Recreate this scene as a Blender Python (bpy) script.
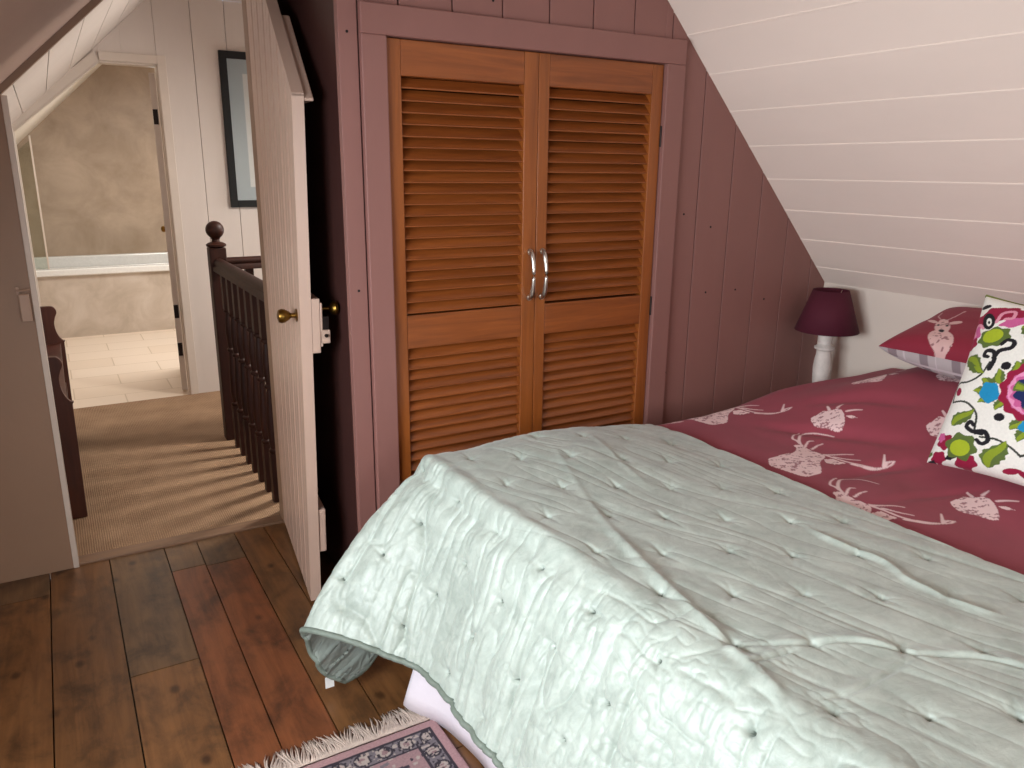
import bpy, bmesh, math, random
import numpy as np
from mathutils import Vector, Matrix

# ------------------------------------------------------------------ clear
for o in list(bpy.data.objects):
    bpy.data.objects.remove(o, do_unlink=True)
SC = bpy.context.scene
COL = SC.collection
random.seed(11)
PI = math.pi

# ------------------------------------------------------------------ camera
cam_d = bpy.data.cameras.new('camera')
cam_d.sensor_width = 36.0
cam_d.lens = 773.0 / 1024.0 * 36.0
cam_d.clip_start = 0.02
cam = bpy.data.objects.new('camera', cam_d)
COL.objects.link(cam)
CR = Matrix(((0.862, 0.126, -0.490), (-0.506, 0.235, -0.830), (0.011, 0.964, 0.267)))
cam.matrix_world = Matrix.Translation((0, 0, 1.5)) @ CR.to_quaternion().to_matrix().to_4x4()
SC.camera = cam

# ------------------------------------------------------------------ world, lights, exposure
SC.view_settings.view_transform = 'Standard'
SC.view_settings.look = 'None'
SC.view_settings.gamma = 1.0
SC.view_settings.use_curve_mapping = False
SC.view_settings.exposure = 0.0
W = bpy.data.worlds.new('sky'); SC.world = W
W.use_nodes = True
W.node_tree.nodes['Background'].inputs[0].default_value = (0.62, 0.75, 1.0, 1)
W.node_tree.nodes['Background'].inputs[1].default_value = 1.2

def area(name, loc, target, sx, sy, power, color):
    d = bpy.data.lights.new(name, 'AREA')
    d.shape = 'RECTANGLE'; d.size = sx; d.size_y = sy; d.energy = power; d.color = color
    o = bpy.data.objects.new(name, d); COL.objects.link(o)
    o.location = loc
    o.rotation_euler = (Vector(target) - Vector(loc)).to_track_quat('-Z', 'Y').to_euler()
    return o
# daylight through windows; gable and landing-side windows are added for fill (each light hangs in its window opening)
area('daylight_bedroom_dormer', (-0.99, 0.82, 1.33), (1.0, 1.10, 1.20), 1.40, 0.66, 84, (0.90, 0.96, 1.0))
area('fill_bedroom_gable', (0.70, -1.66, 1.35), (0.70, 0.0, 1.30), 0.90, 0.95, 27, (1.0, 0.96, 0.92))  # fill from behind the camera, added to even out the bedroom light
area('daylight_stair_skylight', (1.98, 4.02, 2.02), (0.50, 3.80, 0.0), 0.32, 0.40, 58, (1.0, 0.93, 0.85))
area('daylight_bathroom_skylight', (1.10, 6.70, 2.36), (0.70, 6.9, 0.0), 0.8, 0.9, 74, (1.0, 0.95, 0.88))

area('fill_landing_side', (2.40, 4.95, 1.175), (1.0, 4.9, 1.15), 0.60, 0.55, 9, (1.0, 0.97, 0.93))  # added to brighten the far landing wall and balustrade

# ------------------------------------------------------------------ materials
def s2l(c):
    return tuple(((x/255.0)/12.92 if x/255.0 <= 0.04045 else ((x/255.0+0.055)/1.055)**2.4) for x in c) + (1.0,)

def new_mat(name):
    m = bpy.data.materials.new(name); m.use_nodes = True
    nt = m.node_tree
    b = nt.nodes['Principled BSDF']
    return m, nt, b

def node(nt, t, **kw):
    n = nt.nodes.new(t)
    for k, v in kw.items(): setattr(n, k, v)
    return n

def coords(nt, scale=(1, 1, 1), kind='Object', rot=(0, 0, 0)):
    tc = node(nt, 'ShaderNodeTexCoord'); mp = node(nt, 'ShaderNodeMapping')
    mp.inputs['Scale'].default_value = scale
    mp.inputs['Rotation'].default_value = rot
    nt.links.new(tc.outputs[kind], mp.inputs['Vector'])
    return mp.outputs['Vector']

def ramp(nt, fac, stops):
    r = node(nt, 'ShaderNodeValToRGB')
    e = r.color_ramp.elements
    e[0].position, e[0].color = stops[0]
    e[1].position, e[1].color = stops[-1]
    for p, c in stops[1:-1]:
        x = e.new(p); x.color = c
    nt.links.new(fac, r.inputs['Fac'])
    return r.outputs['Color']

def noise(nt, vec, scale, detail=4, rough=0.55, dist=0.0):
    n = node(nt, 'ShaderNodeTexNoise')
    n.inputs['Scale'].default_value = scale; n.inputs['Detail'].default_value = detail
    n.inputs['Roughness'].default_value = rough; n.inputs['Distortion'].default_value = dist
    nt.links.new(vec, n.inputs['Vector'])
    return n.outputs['Fac']

def bump(nt, b, h, strength, dist=0.01):
    n = node(nt, 'ShaderNodeBump')
    n.inputs['Strength'].default_value = strength; n.inputs['Distance'].default_value = dist
    nt.links.new(h, n.inputs['Height'])
    nt.links.new(n.outputs['Normal'], b.inputs['Normal'])

def paint(name, c, rough=0.5, var=0.06, bs=0.15, scale=6.0, streak=(1, 1, 1)):
    m, nt, b = new_mat(name)
    v = coords(nt, streak)
    f = noise(nt, v, scale, 6, 0.6)
    c = s2l(c)
    lo = tuple(x*(1-var) for x in c[:3]) + (1,); hi = tuple(min(1, x*(1+var)) for x in c[:3]) + (1,)
    nt.links.new(ramp(nt, f, [(0.3, lo), (0.7, hi)]), b.inputs['Base Color'])
    b.inputs['Roughness'].default_value = rough
    bump(nt, b, noise(nt, v, scale*6, 5, 0.65), bs, 0.004)
    return m

def wood(name, c1, c2, axis=2, rough=0.4, scale=14.0, bs=0.12, stretch=9.0, coat=0.0):
    m, nt, b = new_mat(name)
    sc = [stretch]*3; sc[axis] = 0.6
    v = coords(nt, tuple(sc))
    f = noise(nt, v, scale/ stretch * 2.2, 8, 0.62, 0.8)
    nt.links.new(ramp(nt, f, [(0.28, s2l(c1)), (0.72, s2l(c2))]), b.inputs['Base Color'])
    b.inputs['Roughness'].default_value = rough
    b.inputs['Coat Weight'].default_value = coat
    bump(nt, b, f, bs, 0.003)
    return m

def plain(name, c, rough=0.5, metal=0.0, bs=0.05, scale=60):
    m, nt, b = new_mat(name)
    v = coords(nt)
    f = noise(nt, v, scale, 3)
    c = s2l(c)
    nt.links.new(ramp(nt, f, [(0.3, tuple(x*0.92 for x in c[:3])+(1,)), (0.7, c)]), b.inputs['Base Color'])
    b.inputs['Roughness'].default_value = rough; b.inputs['Metallic'].default_value = metal
    bump(nt, b, f, bs, 0.002)
    return m

def attr_mat(name, rough=0.8, sheen=0.0, weave=900.0, bs=0.2, var=0.05, vscale=40, spec=0.3):
    m, nt, b = new_mat(name)
    a = node(nt, 'ShaderNodeAttribute'); a.attribute_name = 'tint'
    v = coords(nt)
    f = noise(nt, v, vscale, 5, 0.6)
    mx = node(nt, 'ShaderNodeMix', data_type='RGBA', blend_type='MULTIPLY')
    mx.inputs[0].default_value = 1.0
    nt.links.new(a.outputs['Color'], mx.inputs[6])
    nt.links.new(ramp(nt, f, [(0.3, (1-var,)*3+(1,)), (0.7, (1, 1, 1, 1))]), mx.inputs[7])
    nt.links.new(mx.outputs[2], b.inputs['Base Color'])
    b.inputs['Roughness'].default_value = rough
    b.inputs['Sheen Weight'].default_value = sheen
    b.inputs['Specular IOR Level'].default_value = spec
    bump(nt, b, noise(nt, v, weave, 2), bs, 0.001)
    return m

M = {}
M['mauve'] = paint('mauve_paint', (134, 91, 84), 0.5, 0.05, 0.18, 5, (1, 1, 0.25))
M['mauve_shaded'] = paint('shaded_mauve_paint', (70, 40, 36), 0.5, 0.06, 0.15, 5)  # wall mauve darkened: shade of the gap beside the door put into the colour
M['pink_ceiling'] = paint('pale_pink_ceiling_paint', (238, 219, 207), 0.45, 0.03, 0.16, 3, (1, 0.4, 1))
M['knee'] = paint('cream_wall_paint', (226, 210, 197), 0.6, 0.02, 0.1, 3)
M['taupe'] = paint('taupe_wall_paint', (150, 120, 98), 0.5, 0.05, 0.2, 3)
M['taupe_ceiling'] = paint('taupe_ceiling_paint', (182, 152, 138), 0.55, 0.04, 0.2, 3)
M['landing'] = paint('off_white_landing_paint', (216, 204, 196), 0.5, 0.03, 0.12, 4, (1, 1, 0.3))
M['white_trim'] = paint('white_gloss_paint', (212, 198, 186), 0.35, 0.03, 0.1, 8)
M['white_ceiling'] = paint('white_ceiling_paint', (236, 230, 220), 0.6, 0.02, 0.08, 4)
M['door_paint'] = paint('door_paint', (204, 172, 154), 0.34, 0.03, 0.12, 4, (1, 1, 0.5))
M['orange_wood'] = wood('orange_pine', (118, 60, 20), (152, 84, 34), 2, 0.38, 16, 0.06, 9, 0.15)
M['orange_slat'] = wood('orange_pine_slat', (110, 54, 19), (148, 80, 34), 0, 0.38, 18, 0.06, 9, 0.15)
M['dark_wood'] = wood('dark_turned_wood', (36, 16, 10), (60, 28, 18), 2, 0.5, 12, 0.08, 8, 0.1)
M['dark_wood'].node_tree.nodes['Principled BSDF'].inputs['Specular IOR Level'].default_value = 0.25
M['dark_wood'].node_tree.nodes['Principled BSDF'].inputs['Coat Weight'].default_value = 0.0
M['brown_wood'] = wood('brown_shelf_wood', (66, 32, 22), (92, 48, 34), 2, 0.4, 12, 0.08, 8, 0.1)
M['threshold'] = wood('threshold_wood', (112, 84, 62), (140, 108, 84), 0, 0.5, 12, 0.1)
M['brass'] = plain('aged_brass', (132, 100, 46), 0.34, 1.0)
M['dark_iron'] = plain('dark_iron', (44, 36, 34), 0.45, 0.8)
M['steel'] = plain('brushed_nickel', (205, 198, 190), 0.28, 1.0)
M['keeper'] = paint('painted_metal', (176, 146, 126), 0.4, 0.05, 0.2, 20)
M['frame_black'] = plain('black_frame', (10, 9, 10), 0.75)
M['valance'] = paint('white_cotton', (232, 222, 230), 0.85, 0.02, 0.2, 30)
M['fringe'] = paint('rug_fringe_cotton', (198, 178, 166), 0.9, 0.12, 0.3, 60)
M['shade'] = plain('burgundy_shade_fabric', (78, 10, 34), 0.85, 0, 0.25, 400)
M['shade_in'] = plain('shade_lining', (196, 160, 150), 0.8)
M['lamp_white'] = paint('distressed_white_paint', (226, 214, 206), 0.55, 0.14, 0.35, 22)
M['table_wood'] = wood('bedside_wood', (120, 84, 56), (150, 108, 74), 0, 0.5)
M['bath_white'] = plain('bath_enamel', (238, 238, 236), 0.15)
M['mattress'] = paint('mattress_ticking', (214, 208, 204), 0.85, 0.03, 0.2, 30)
M['gap'] = plain('dark_gap', (20, 12, 10), 0.9)
M['piping'] = plain('green_piping', (110, 120, 50), 0.8)

def stucco():
    m, nt, b = new_mat('mottled_stucco_panel')
    v = coords(nt)
    f = noise(nt, v, 2.6, 9, 0.62, 0.5)
    nt.links.new(ramp(nt, f, [(0.3, s2l((158, 138, 116))), (0.5, s2l((176, 156, 136))), (0.7, s2l((194, 174, 154)))]), b.inputs['Base Color'])
    b.inputs['Roughness'].default_value = 0.35
    return m
M['stucco'] = stucco()
def stucco2():
    m, nt, b = new_mat('pale_marbled_panel')
    v = coords(nt)
    f = noise(nt, v, 3.4, 9, 0.62, 0.7)
    nt.links.new(ramp(nt, f, [(0.3, s2l((176, 162, 146))), (0.5, s2l((196, 182, 168))), (0.7, s2l((212, 200, 188)))]), b.inputs['Base Color'])
    b.inputs['Roughness'].default_value = 0.35
    return m
M['stucco_pale'] = stucco2()

def tiles():
    m, nt, b = new_mat('cream_floor_tiles')
    v = coords(nt)
    br = node(nt, 'ShaderNodeTexBrick'); nt.links.new(v, br.inputs['Vector'])
    br.inputs['Color1'].default_value = s2l((222, 203, 184)); br.inputs['Color2'].default_value = s2l((230, 213, 196))
    br.inputs['Mortar'].default_value = s2l((196, 176, 152))
    br.inputs['Scale'].default_value = 1.0; br.inputs['Mortar Size'].default_value = 0.004
    br.inputs['Brick Width'].default_value = 0.6; br.inputs['Row Height'].default_value = 0.3
    nt.links.new(br.outputs['Color'], b.inputs['Base Color'])
    b.inputs['Roughness'].default_value = 0.4
    return m
M['tiles'] = tiles()

def sisal():
    m, nt, b = new_mat('woven_sisal_carpet')
    v = coords(nt)
    w1 = node(nt, 'ShaderNodeTexWave', wave_type='BANDS', bands_direction='X'); w1.inputs['Scale'].default_value = 36; w1.inputs['Distortion'].default_value = 1.5
    w2 = node(nt, 'ShaderNodeTexWave', wave_type='BANDS', bands_direction='Y'); w2.inputs['Scale'].default_value = 30; w2.inputs['Distortion'].default_value = 1.5
    for w in (w1, w2): nt.links.new(v, w.inputs['Vector']); w.inputs['Detail'].default_value = 2
    mu = node(nt, 'ShaderNodeMath', operation='MULTIPLY')
    nt.links.new(w1.outputs['Fac'], mu.inputs[0]); nt.links.new(w2.outputs['Fac'], mu.inputs[1])
    nz = noise(nt, v, 5, 6)
    ad = node(nt, 'ShaderNodeMath', operation='ADD'); nt.links.new(mu.outputs[0], ad.inputs[0]); nt.links.new(nz, ad.inputs[1])
    nt.links.new(ramp(nt, ad.outputs[0], [(0.35, s2l((128, 97, 71))), (1.0, s2l((184, 150, 118)))]), b.inputs['Base Color'])
    b.inputs['Roughness'].default_value = 0.9
    bump(nt, b, mu.outputs[0], 0.7, 0.006)
    return m
M['sisal'] = sisal()

def floorwood():
    m, nt, b = new_mat('old_waxed_floorboards')
    a = node(nt, 'ShaderNodeAttribute'); a.attribute_name = 'tint'
    v = coords(nt, (9, 0.7, 9))
    f = noise(nt, v, 3.2, 9, 0.65, 0.9)
    v2 = coords(nt, (1.6, 1, 1))
    f2 = noise(nt, v2, 5.0, 6, 0.65, 0.3)
    m1 = node(nt, 'ShaderNodeMix', data_type='RGBA', blend_type='MULTIPLY'); m1.inputs[0].default_value = 1
    nt.links.new(a.outputs['Color'], m1.inputs[6])
    nt.links.new(ramp(nt, f, [(0.25, (0.55, 0.5, 0.46, 1)), (0.6, (1, 1, 1, 1)), (0.8, (1.2, 1.12, 1.0, 1))]), m1.inputs[7])
    m2 = node(nt, 'ShaderNodeMix', data_type='RGBA', blend_type='MULTIPLY'); m2.inputs[0].default_value = 1
    nt.links.new(m1.outputs[2], m2.inputs[6])
    nt.links.new(ramp(nt, f2, [(0.33, (0.36, 0.36, 0.38, 1)), (0.52, (0.95, 0.95, 0.95, 1)), (0.75, (1.15, 1.12, 1.05, 1))]), m2.inputs[7])
    # knots
    vo = node(nt, 'ShaderNodeTexVoronoi'); vo.inputs['Scale'].default_value = 5.0
    nt.links.new(coords(nt, (1.5, 1, 1)), vo.inputs['Vector'])
    m3 = node(nt, 'ShaderNodeMix', data_type='RGBA', blend_type='MULTIPLY'); m3.inputs[0].default_value = 1
    nt.links.new(m2.outputs[2], m3.inputs[6])
    nt.links.new(ramp(nt, vo.outputs['Distance'], [(0.05, (0.3, 0.26, 0.24, 1)), (0.14, (1, 1, 1, 1))]), m3.inputs[7])
    nt.links.new(m3.outputs[2], b.inputs['Base Color'])
    b.inputs['Roughness'].default_value = 0.38
    bump(nt, b, f, 0.2, 0.004)
    return m
M['floor'] = floorwood()

def velvet():
    m, nt, b = new_mat('sage_velvet')
    v = coords(nt)
    f = noise(nt, v, 9, 8, 0.7, 1.2)
    f2 = noise(nt, v, 45, 5, 0.7, 0.6)
    mu = node(nt, 'ShaderNodeMath', operation='MULTIPLY_ADD')
    nt.links.new(f2, mu.inputs[0]); mu.inputs[1].default_value = 0.45; nt.links.new(f, mu.inputs[2])
    at = node(nt, 'ShaderNodeAttribute'); at.attribute_name = 'tint'
    mx = node(nt, 'ShaderNodeMix', data_type='RGBA', blend_type='MULTIPLY'); mx.inputs[0].default_value = 1
    nt.links.new(ramp(nt, mu.outputs[0], [(0.5, s2l((152, 162, 153))), (0.9, s2l((186, 195, 186)))]), mx.inputs[6])
    nt.links.new(at.outputs['Color'], mx.inputs[7]); nt.links.new(mx.outputs[2], b.inputs['Base Color'])
    b.inputs['Roughness'].default_value = 0.43
    b.inputs['Sheen Weight'].default_value = 0.35
    b.inputs['Sheen Roughness'].default_value = 0.4
    b.inputs['Specular IOR Level'].default_value = 0.5
    bump(nt, b, mu.outputs[0], 0.35, 0.006)
    return m
M['velvet'] = velvet()
M['velvet_hem'] = paint('sage_velvet_binding', (118, 128, 118), 0.5, 0.08, 0.3, 60)
M['velvet_lining'] = paint('sage_cotton_lining', (140, 148, 140), 0.9, 0.06, 0.2, 30)
M['duvet'] = attr_mat('printed_maroon_cotton', 0.75, 0.05, 1200, 0.15, 0.05, 30)
M['pillow'] = attr_mat('printed_pillow_cotton', 0.75, 0.05, 1200, 0.15, 0.05, 30)
M['cushion'] = attr_mat('embroidered_cushion', 0.85, 0.05, 420, 0.5, 0.10, 140)
M['rug'] = attr_mat('rug_pile', 0.95, 0.1, 500, 0.6, 0.25, 160)
M['print'] = attr_mat('print_under_glass', 0.3, 0, 1200, 0.0, 0.03, 30)

def glass(name, tint=(0.9, 0.94, 0.92)):
    m, nt, b = new_mat(name)
    nt.nodes.remove(b)
    out = nt.nodes['Material Output']
    tr = node(nt, 'ShaderNodeBsdfTransparent'); tr.inputs[0].default_value = tint + (1,)
    gl = node(nt, 'ShaderNodeBsdfGlossy'); gl.inputs['Roughness'].default_value = 0.03
    lw = node(nt, 'ShaderNodeLayerWeight'); lw.inputs[0].default_value = 0.5
    pw = node(nt, 'ShaderNodeMath', operation='POWER'); pw.inputs[1].default_value = 4.0
    nt.links.new(lw.outputs['Facing'], pw.inputs[0])
    fr = node(nt, 'ShaderNodeMath', operation='MULTIPLY_ADD'); fr.inputs[1].default_value = 0.85; fr.inputs[2].default_value = 0.03
    nt.links.new(pw.outputs[0], fr.inputs[0])
    mx = node(nt, 'ShaderNodeMixShader')
    nt.links.new(fr.outputs[0], mx.inputs[0]); nt.links.new(tr.outputs[0], mx.inputs[1]); nt.links.new(gl.outputs[0], mx.inputs[2])
    nt.links.new(mx.outputs[0], out.inputs['Surface'])
    return m
M['glass'] = glass('window_glass', (0.97, 0.98, 0.98))
M['screen_glass'] = glass('shower_glass', (0.88, 0.90, 0.86))

# ------------------------------------------------------------------ mesh helpers
class MB:
    def __init__(s): s.v = []; s.f = []; s.mi = []
    def add(s, vs, fs, mi=0):
        n = len(s.v); s.v += [tuple(map(float, p)) for p in vs]
        s.f += [tuple(i+n for i in f) for f in fs]; s.mi += [mi]*len(fs)
        return s
    def box(s, x0, y0, z0, x1, y1, z1, mi=0):
        x0, x1 = min(x0, x1), max(x0, x1); y0, y1 = min(y0, y1), max(y0, y1); z0, z1 = min(z0, z1), max(z0, z1)
        v = [(x0,y0,z0),(x1,y0,z0),(x1,y1,z0),(x0,y1,z0),(x0,y0,z1),(x1,y0,z1),(x1,y1,z1),(x0,y1,z1)]
        return s.add(v, [(0,3,2,1),(4,5,6,7),(0,1,5,4),(1,2,6,5),(2,3,7,6),(3,0,4,7)], mi)
    def prism(s, poly, axis, a, b, mi=0):
        # poly: list of 2D points in the plane normal to axis ('x': (y,z), 'y': (x,z), 'z': (x,y))
        def P(p, t):
            return (t, p[0], p[1]) if axis == 'x' else ((p[0], t, p[1]) if axis == 'y' else (p[0], p[1], t))
        ar = sum(poly[i][0]*poly[(i+1)%len(poly)][1]-poly[(i+1)%len(poly)][0]*poly[i][1] for i in range(len(poly)))
        if (ar > 0) == (axis == 'y'): poly = poly[::-1]
        n = len(poly)
        v = [P(p, a) for p in poly] + [P(p, b) for p in poly]
        f = [tuple(range(n))[::-1], tuple(range(n, 2*n))] + [(i, (i+1)%n, n+(i+1)%n, n+i) for i in range(n)]
        if b < a: f = [x[::-1] for x in f]
        return s.add(v, f, mi)
    def lathe(s, prof, n=24, c=(0, 0, 0), axis='z', caps=True, mi=0):
        v = []; f = []
        for r, z in prof:
            for k in range(n):
                a = 2*PI*k/n; x, y = r*math.cos(a), r*math.sin(a)
                if axis == 'z': p = (c[0]+x, c[1]+y, c[2]+z)
                elif axis == 'x': p = (c[0]+z, c[1]+x, c[2]+y)
                else: p = (c[0]+y, c[1]+z, c[2]+x)
                v.append(p)
        for i in range(len(prof)-1):
            for k in range(n):
                f.append((i*n+k, i*n+(k+1)%n, (i+1)*n+(k+1)%n, (i+1)*n+k))
        if caps:
            f.append(tuple(range(n))[::-1]); f.append(tuple((len(prof)-1)*n+k for k in range(n)))
        return s.add(v, f, mi)
    def tube(s, pts, r, n=8, mi=0):
        pts = [Vector(p) for p in pts]; rs = r if isinstance(r, (list, tuple)) else [r]*len(pts)
        v = []; f = []
        up = None
        for i, p in enumerate(pts):
            t = (pts[min(i+1, len(pts)-1)] - pts[max(i-1, 0)]).normalized()
            if up is None: up = Vector((0, 0, 1)) if abs(t.z) < 0.9 else Vector((1, 0, 0))
            a = t.cross(up).normalized(); b = t.cross(a).normalized(); up = -b if False else up
            for k in range(n):
                q = 2*PI*k/n
                v.append(p + (a*math.cos(q) + b*math.sin(q))*rs[i])
        for i in range(len(pts)-1):
            for k in range(n):
                f.append((i*n+k, i*n+(k+1)%n, (i+1)*n+(k+1)%n, (i+1)*n+k))
        f.append(tuple(range(n))[::-1]); f.append(tuple((len(pts)-1)*n+k for k in range(n)))
        return s.add(v, f, mi)
    def grid(s, P, mi=0, flip=False):
        nx, ny = P.shape[:2]
        n = len(s.v); s.v += [tuple(p) for p in P.reshape(-1, 3).tolist()]
        fs = []
        for i in range(nx-1):
            for j in range(ny-1):
                q = (n+i*ny+j, n+i*ny+j+1, n+(i+1)*ny+j+1, n+(i+1)*ny+j)
                fs.append(q[::-1] if flip else q)
        s.f += fs; s.mi += [mi]*len(fs)
        return s

def build(name, mb, mats, parent=None, smooth=False, bevel=0.0, shift=None, angle=40):
    me = bpy.data.meshes.new(name)
    off = Vector(shift) if shift is not None else (Vector(parent['_base']) if parent is not None and '_base' in parent else Vector((0, 0, 0)))
    me.from_pydata([(a-off[0], b-off[1], c-off[2]) for a, b, c in mb.v], [], mb.f)
    if not isinstance(mats, (list, tuple)): mats = [mats]
    for m in mats: me.materials.append(m)
    if len(mats) > 1: me.polygons.foreach_set('material_index', mb.mi)
    me.validate(); me.update()
    if smooth:
        me.polygons.foreach_set('use_smooth', [True]*len(me.polygons))
        if smooth == 'auto':
            me.set_sharp_from_angle(angle=math.radians(angle))
    o = bpy.data.objects.new(name, me); COL.objects.link(o)
    if parent is not None:
        o.parent = parent
        if '_base' in parent: o['_base'] = parent['_base']
    if bevel > 0:
        b = o.modifiers.new('bevel', 'BEVEL'); b.width = bevel; b.segments = 2; b.limit_method = 'ANGLE'; b.angle_limit = math.radians(40)
    return o

def set_tint(o, rgb):
    a = o.data.color_attributes.new('tint', 'FLOAT_COLOR', 'POINT')
    c = np.ones((len(o.data.vertices), 4), np.float32); c[:, :3] = rgb
    a.data.foreach_set('color', c.ravel())

def thing(name, label, cat, loc=(0, 0, 0), rotz=0.0, group=None, world=True):
    o = bpy.data.objects.new(name, None); COL.objects.link(o)
    o.empty_display_size = 0.05
    o.location = loc; o.rotation_euler = (0, 0, rotz)
    o['label'] = label; o['category'] = cat
    if group: o['group'] = group
    if world: o['_base'] = tuple(loc)
    return o

def tag(o, label, cat, group=None, kind=None):
    o['label'] = label; o['category'] = cat
    if group: o['group'] = group
    if kind: o['kind'] = kind
    return o

def struct(o, label=None, cat=None):
    o['kind'] = 'structure'
    if label: o['label'] = label
    if cat: o['category'] = cat
    return o

def copy_tree(o, parent=None):
    c = o.copy(); COL.objects.link(c)
    if parent is not None: c.parent = parent
    for ch in list(o.children): copy_tree(ch, c)
    return c

# ------------------------------------------------------------------ numpy helpers
def lin(c): return np.array(s2l(c)[:3])
rng = np.random.RandomState(5)
_NT = rng.rand(64, 64)
def vnoise(x, y, seed=0):
    x = np.asarray(x)+seed*13.37; y = np.asarray(y)+seed*7.91
    xi = np.floor(x).astype(int); yi = np.floor(y).astype(int); fx = x-xi; fy = y-yi
    fx = fx*fx*fx*(fx*(fx*6-15)+10); fy = fy*fy*fy*(fy*(fy*6-15)+10)
    g = lambda a, b: _NT[a % 64, b % 64]
    return (g(xi, yi)*(1-fx)+g(xi+1, yi)*fx)*(1-fy)+(g(xi, yi+1)*(1-fx)+g(xi+1, yi+1)*fx)*fy - 0.5
def inpoly(X, Y, poly):
    ins = np.zeros(X.shape, bool); n = len(poly)
    for i in range(n):
        x1, y1 = poly[i]; x2, y2 = poly[(i+1) % n]
        if y1 == y2: continue
        c = ((y1 > Y) != (y2 > Y)) & (X < (x2-x1)*(Y-y1)/(y2-y1)+x1)
        ins ^= c
    return ins
def dline(X, Y, pts):
    d = np.full(X.shape, 1e9); tt = np.zeros(X.shape); n = len(pts)-1
    for i in range(n):
        x1, y1 = pts[i]; x2, y2 = pts[i+1]; dx, dy = x2-x1, y2-y1
        t = np.clip(((X-x1)*dx+(Y-y1)*dy)/(dx*dx+dy*dy+1e-12), 0, 1)
        q = np.hypot(X-x1-t*dx, Y-y1-t*dy)
        m = q < d; d = np.where(m, q, d); tt = np.where(m, (i+t)/n, tt)
    return d, tt
def crom(pts, k=6):
    pts = [np.array(p, float) for p in pts]
    if len(pts) < 3: return [tuple(p) for p in pts]
    P = [2*pts[0]-pts[1]]+pts+[2*pts[-1]-pts[-2]]; out = []
    for i in range(1, len(P)-2):
        for t in np.arange(k)/k:
            out.append(tuple(0.5*((2*P[i])+(P[i+1]-P[i-1])*t+(2*P[i-1]-5*P[i]+4*P[i+1]-P[i+2])*t*t+(3*P[i]-P[i-1]-3*P[i+1]+P[i+2])*t**3)))
    out.append(tuple(pts[-1])); return out
def resample(K, n, axis):
    # monotone-ish cubic resample of control array along an axis using chord-length parameter
    K = np.moveaxis(K, axis, 0); m = K.shape[0]
    seg = np.linalg.norm(np.diff(K, axis=0), axis=-1).reshape(m-1, -1).mean(1)
    t = np.concatenate([[0], np.cumsum(seg)])
    T = np.linspace(0, t[-1], n); idx = np.clip(np.searchsorted(t, T, side='right')-1, 0, m-2)
    sl = np.zeros_like(K)
    for i in range(m):
        a, b = max(i-1, 0), min(i+1, m-1); sl[i] = (K[b]-K[a])/(t[b]-t[a])
    h = (t[idx+1]-t[idx]); u = ((T-t[idx])/h)
    sh = (n,)+(1,)*(K.ndim-1); u = u.reshape(sh); h = h.reshape(sh)
    r = (2*u**3-3*u**2+1)*K[idx]+(u**3-2*u**2+u)*h*sl[idx]+(-2*u**3+3*u**2)*K[idx+1]+(u**3-u**2)*h*sl[idx+1]
    return np.moveaxis(r, 0, axis), T
def normals(P):
    du = np.gradient(P, axis=0); dv = np.gradient(P, axis=1)
    n = np.cross(du, dv); return n/(np.linalg.norm(n, axis=-1, keepdims=True)+1e-12)
sstep = lambda a, b, x: (lambda t: t*t*(3-2*t))(np.clip((np.asarray(x)-a)/(b-a), 0, 1))

# ------------------------------------------------------------------ room constants
YW, YD, YB = 2.20, 3.17, 5.47          # wardrobe wall, doorway wall, bathroom wall
XK = 2.87                              # low knee wall under the right-hand slope
ZF = 2.50                              # flat ceiling
zr = lambda x: 4.02-1.036*x            # right slope
zl = lambda x: 1.83+0.95*x             # left slope
XL = -0.95
XFL, XFR = (ZF-1.83)/0.95, (4.02-ZF)/1.036
roof = lambda x: min(zr(x), zl(x), ZF)

# floor of old boards --------------------------------------------------------
mb = MB(); tints = []
edges = [-0.97, -0.77, -0.57, -0.37, -0.165, 0.038, 0.237, 0.361, 0.512, 0.635, 0.80, 1.0, 1.2, 1.4, 1.62, 1.82, 2.02, 2.22, 2.45, 2.65, 2.88]
brown, red, grey = lin((126, 84, 48)), lin((132, 76, 44)), lin((112, 82, 54))
for i in range(len(edges)-1):
    a, b = edges[i]+0.002, edges[i+1]-0.002
    cuts = [-1.68, 3.185]
    if abs(edges[i]-0.038) < 1e-6: cuts = [-1.68, 2.33, 3.185]
    elif abs(edges[i]-0.237) < 1e-6: cuts = [-1.68, 2.955, 3.185]
    elif abs(edges[i]-0.361) < 1e-6: cuts = [-1.68, 2.94, 3.185]
    elif abs(edges[i]+0.165) < 1e-6: cuts = [-1.68, 3.185]
    elif abs(edges[i]+0.37) < 1e-6: cuts = [-1.68, 2.99, 3.185]
    elif i % 3 == 0: cuts = [-1.68, 0.4+0.13*i % 1.5, 3.185]
    for k in range(len(cuts)-1):
        c = brown*random.uniform(0.8, 1.12)
        if 0.2 < edges[i] < 0.4 and k == 0: c = red*random.uniform(0.95, 1.08)
        if cuts[k] > 2.2: c = grey
        mb.box(a, cuts[k]+0.0015, -0.03, b, cuts[k+1]-0.0015, random.uniform(-0.001, 0.0008))
        tints += [c]*8
mb.box(-0.98, -1.69, -0.06, 2.89, 3.185, -0.031); tints += [lin((14, 9, 7))]*8
o = build('floor', mb, M['floor']); set_tint(o, np.array(tints)); struct(o)

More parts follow.
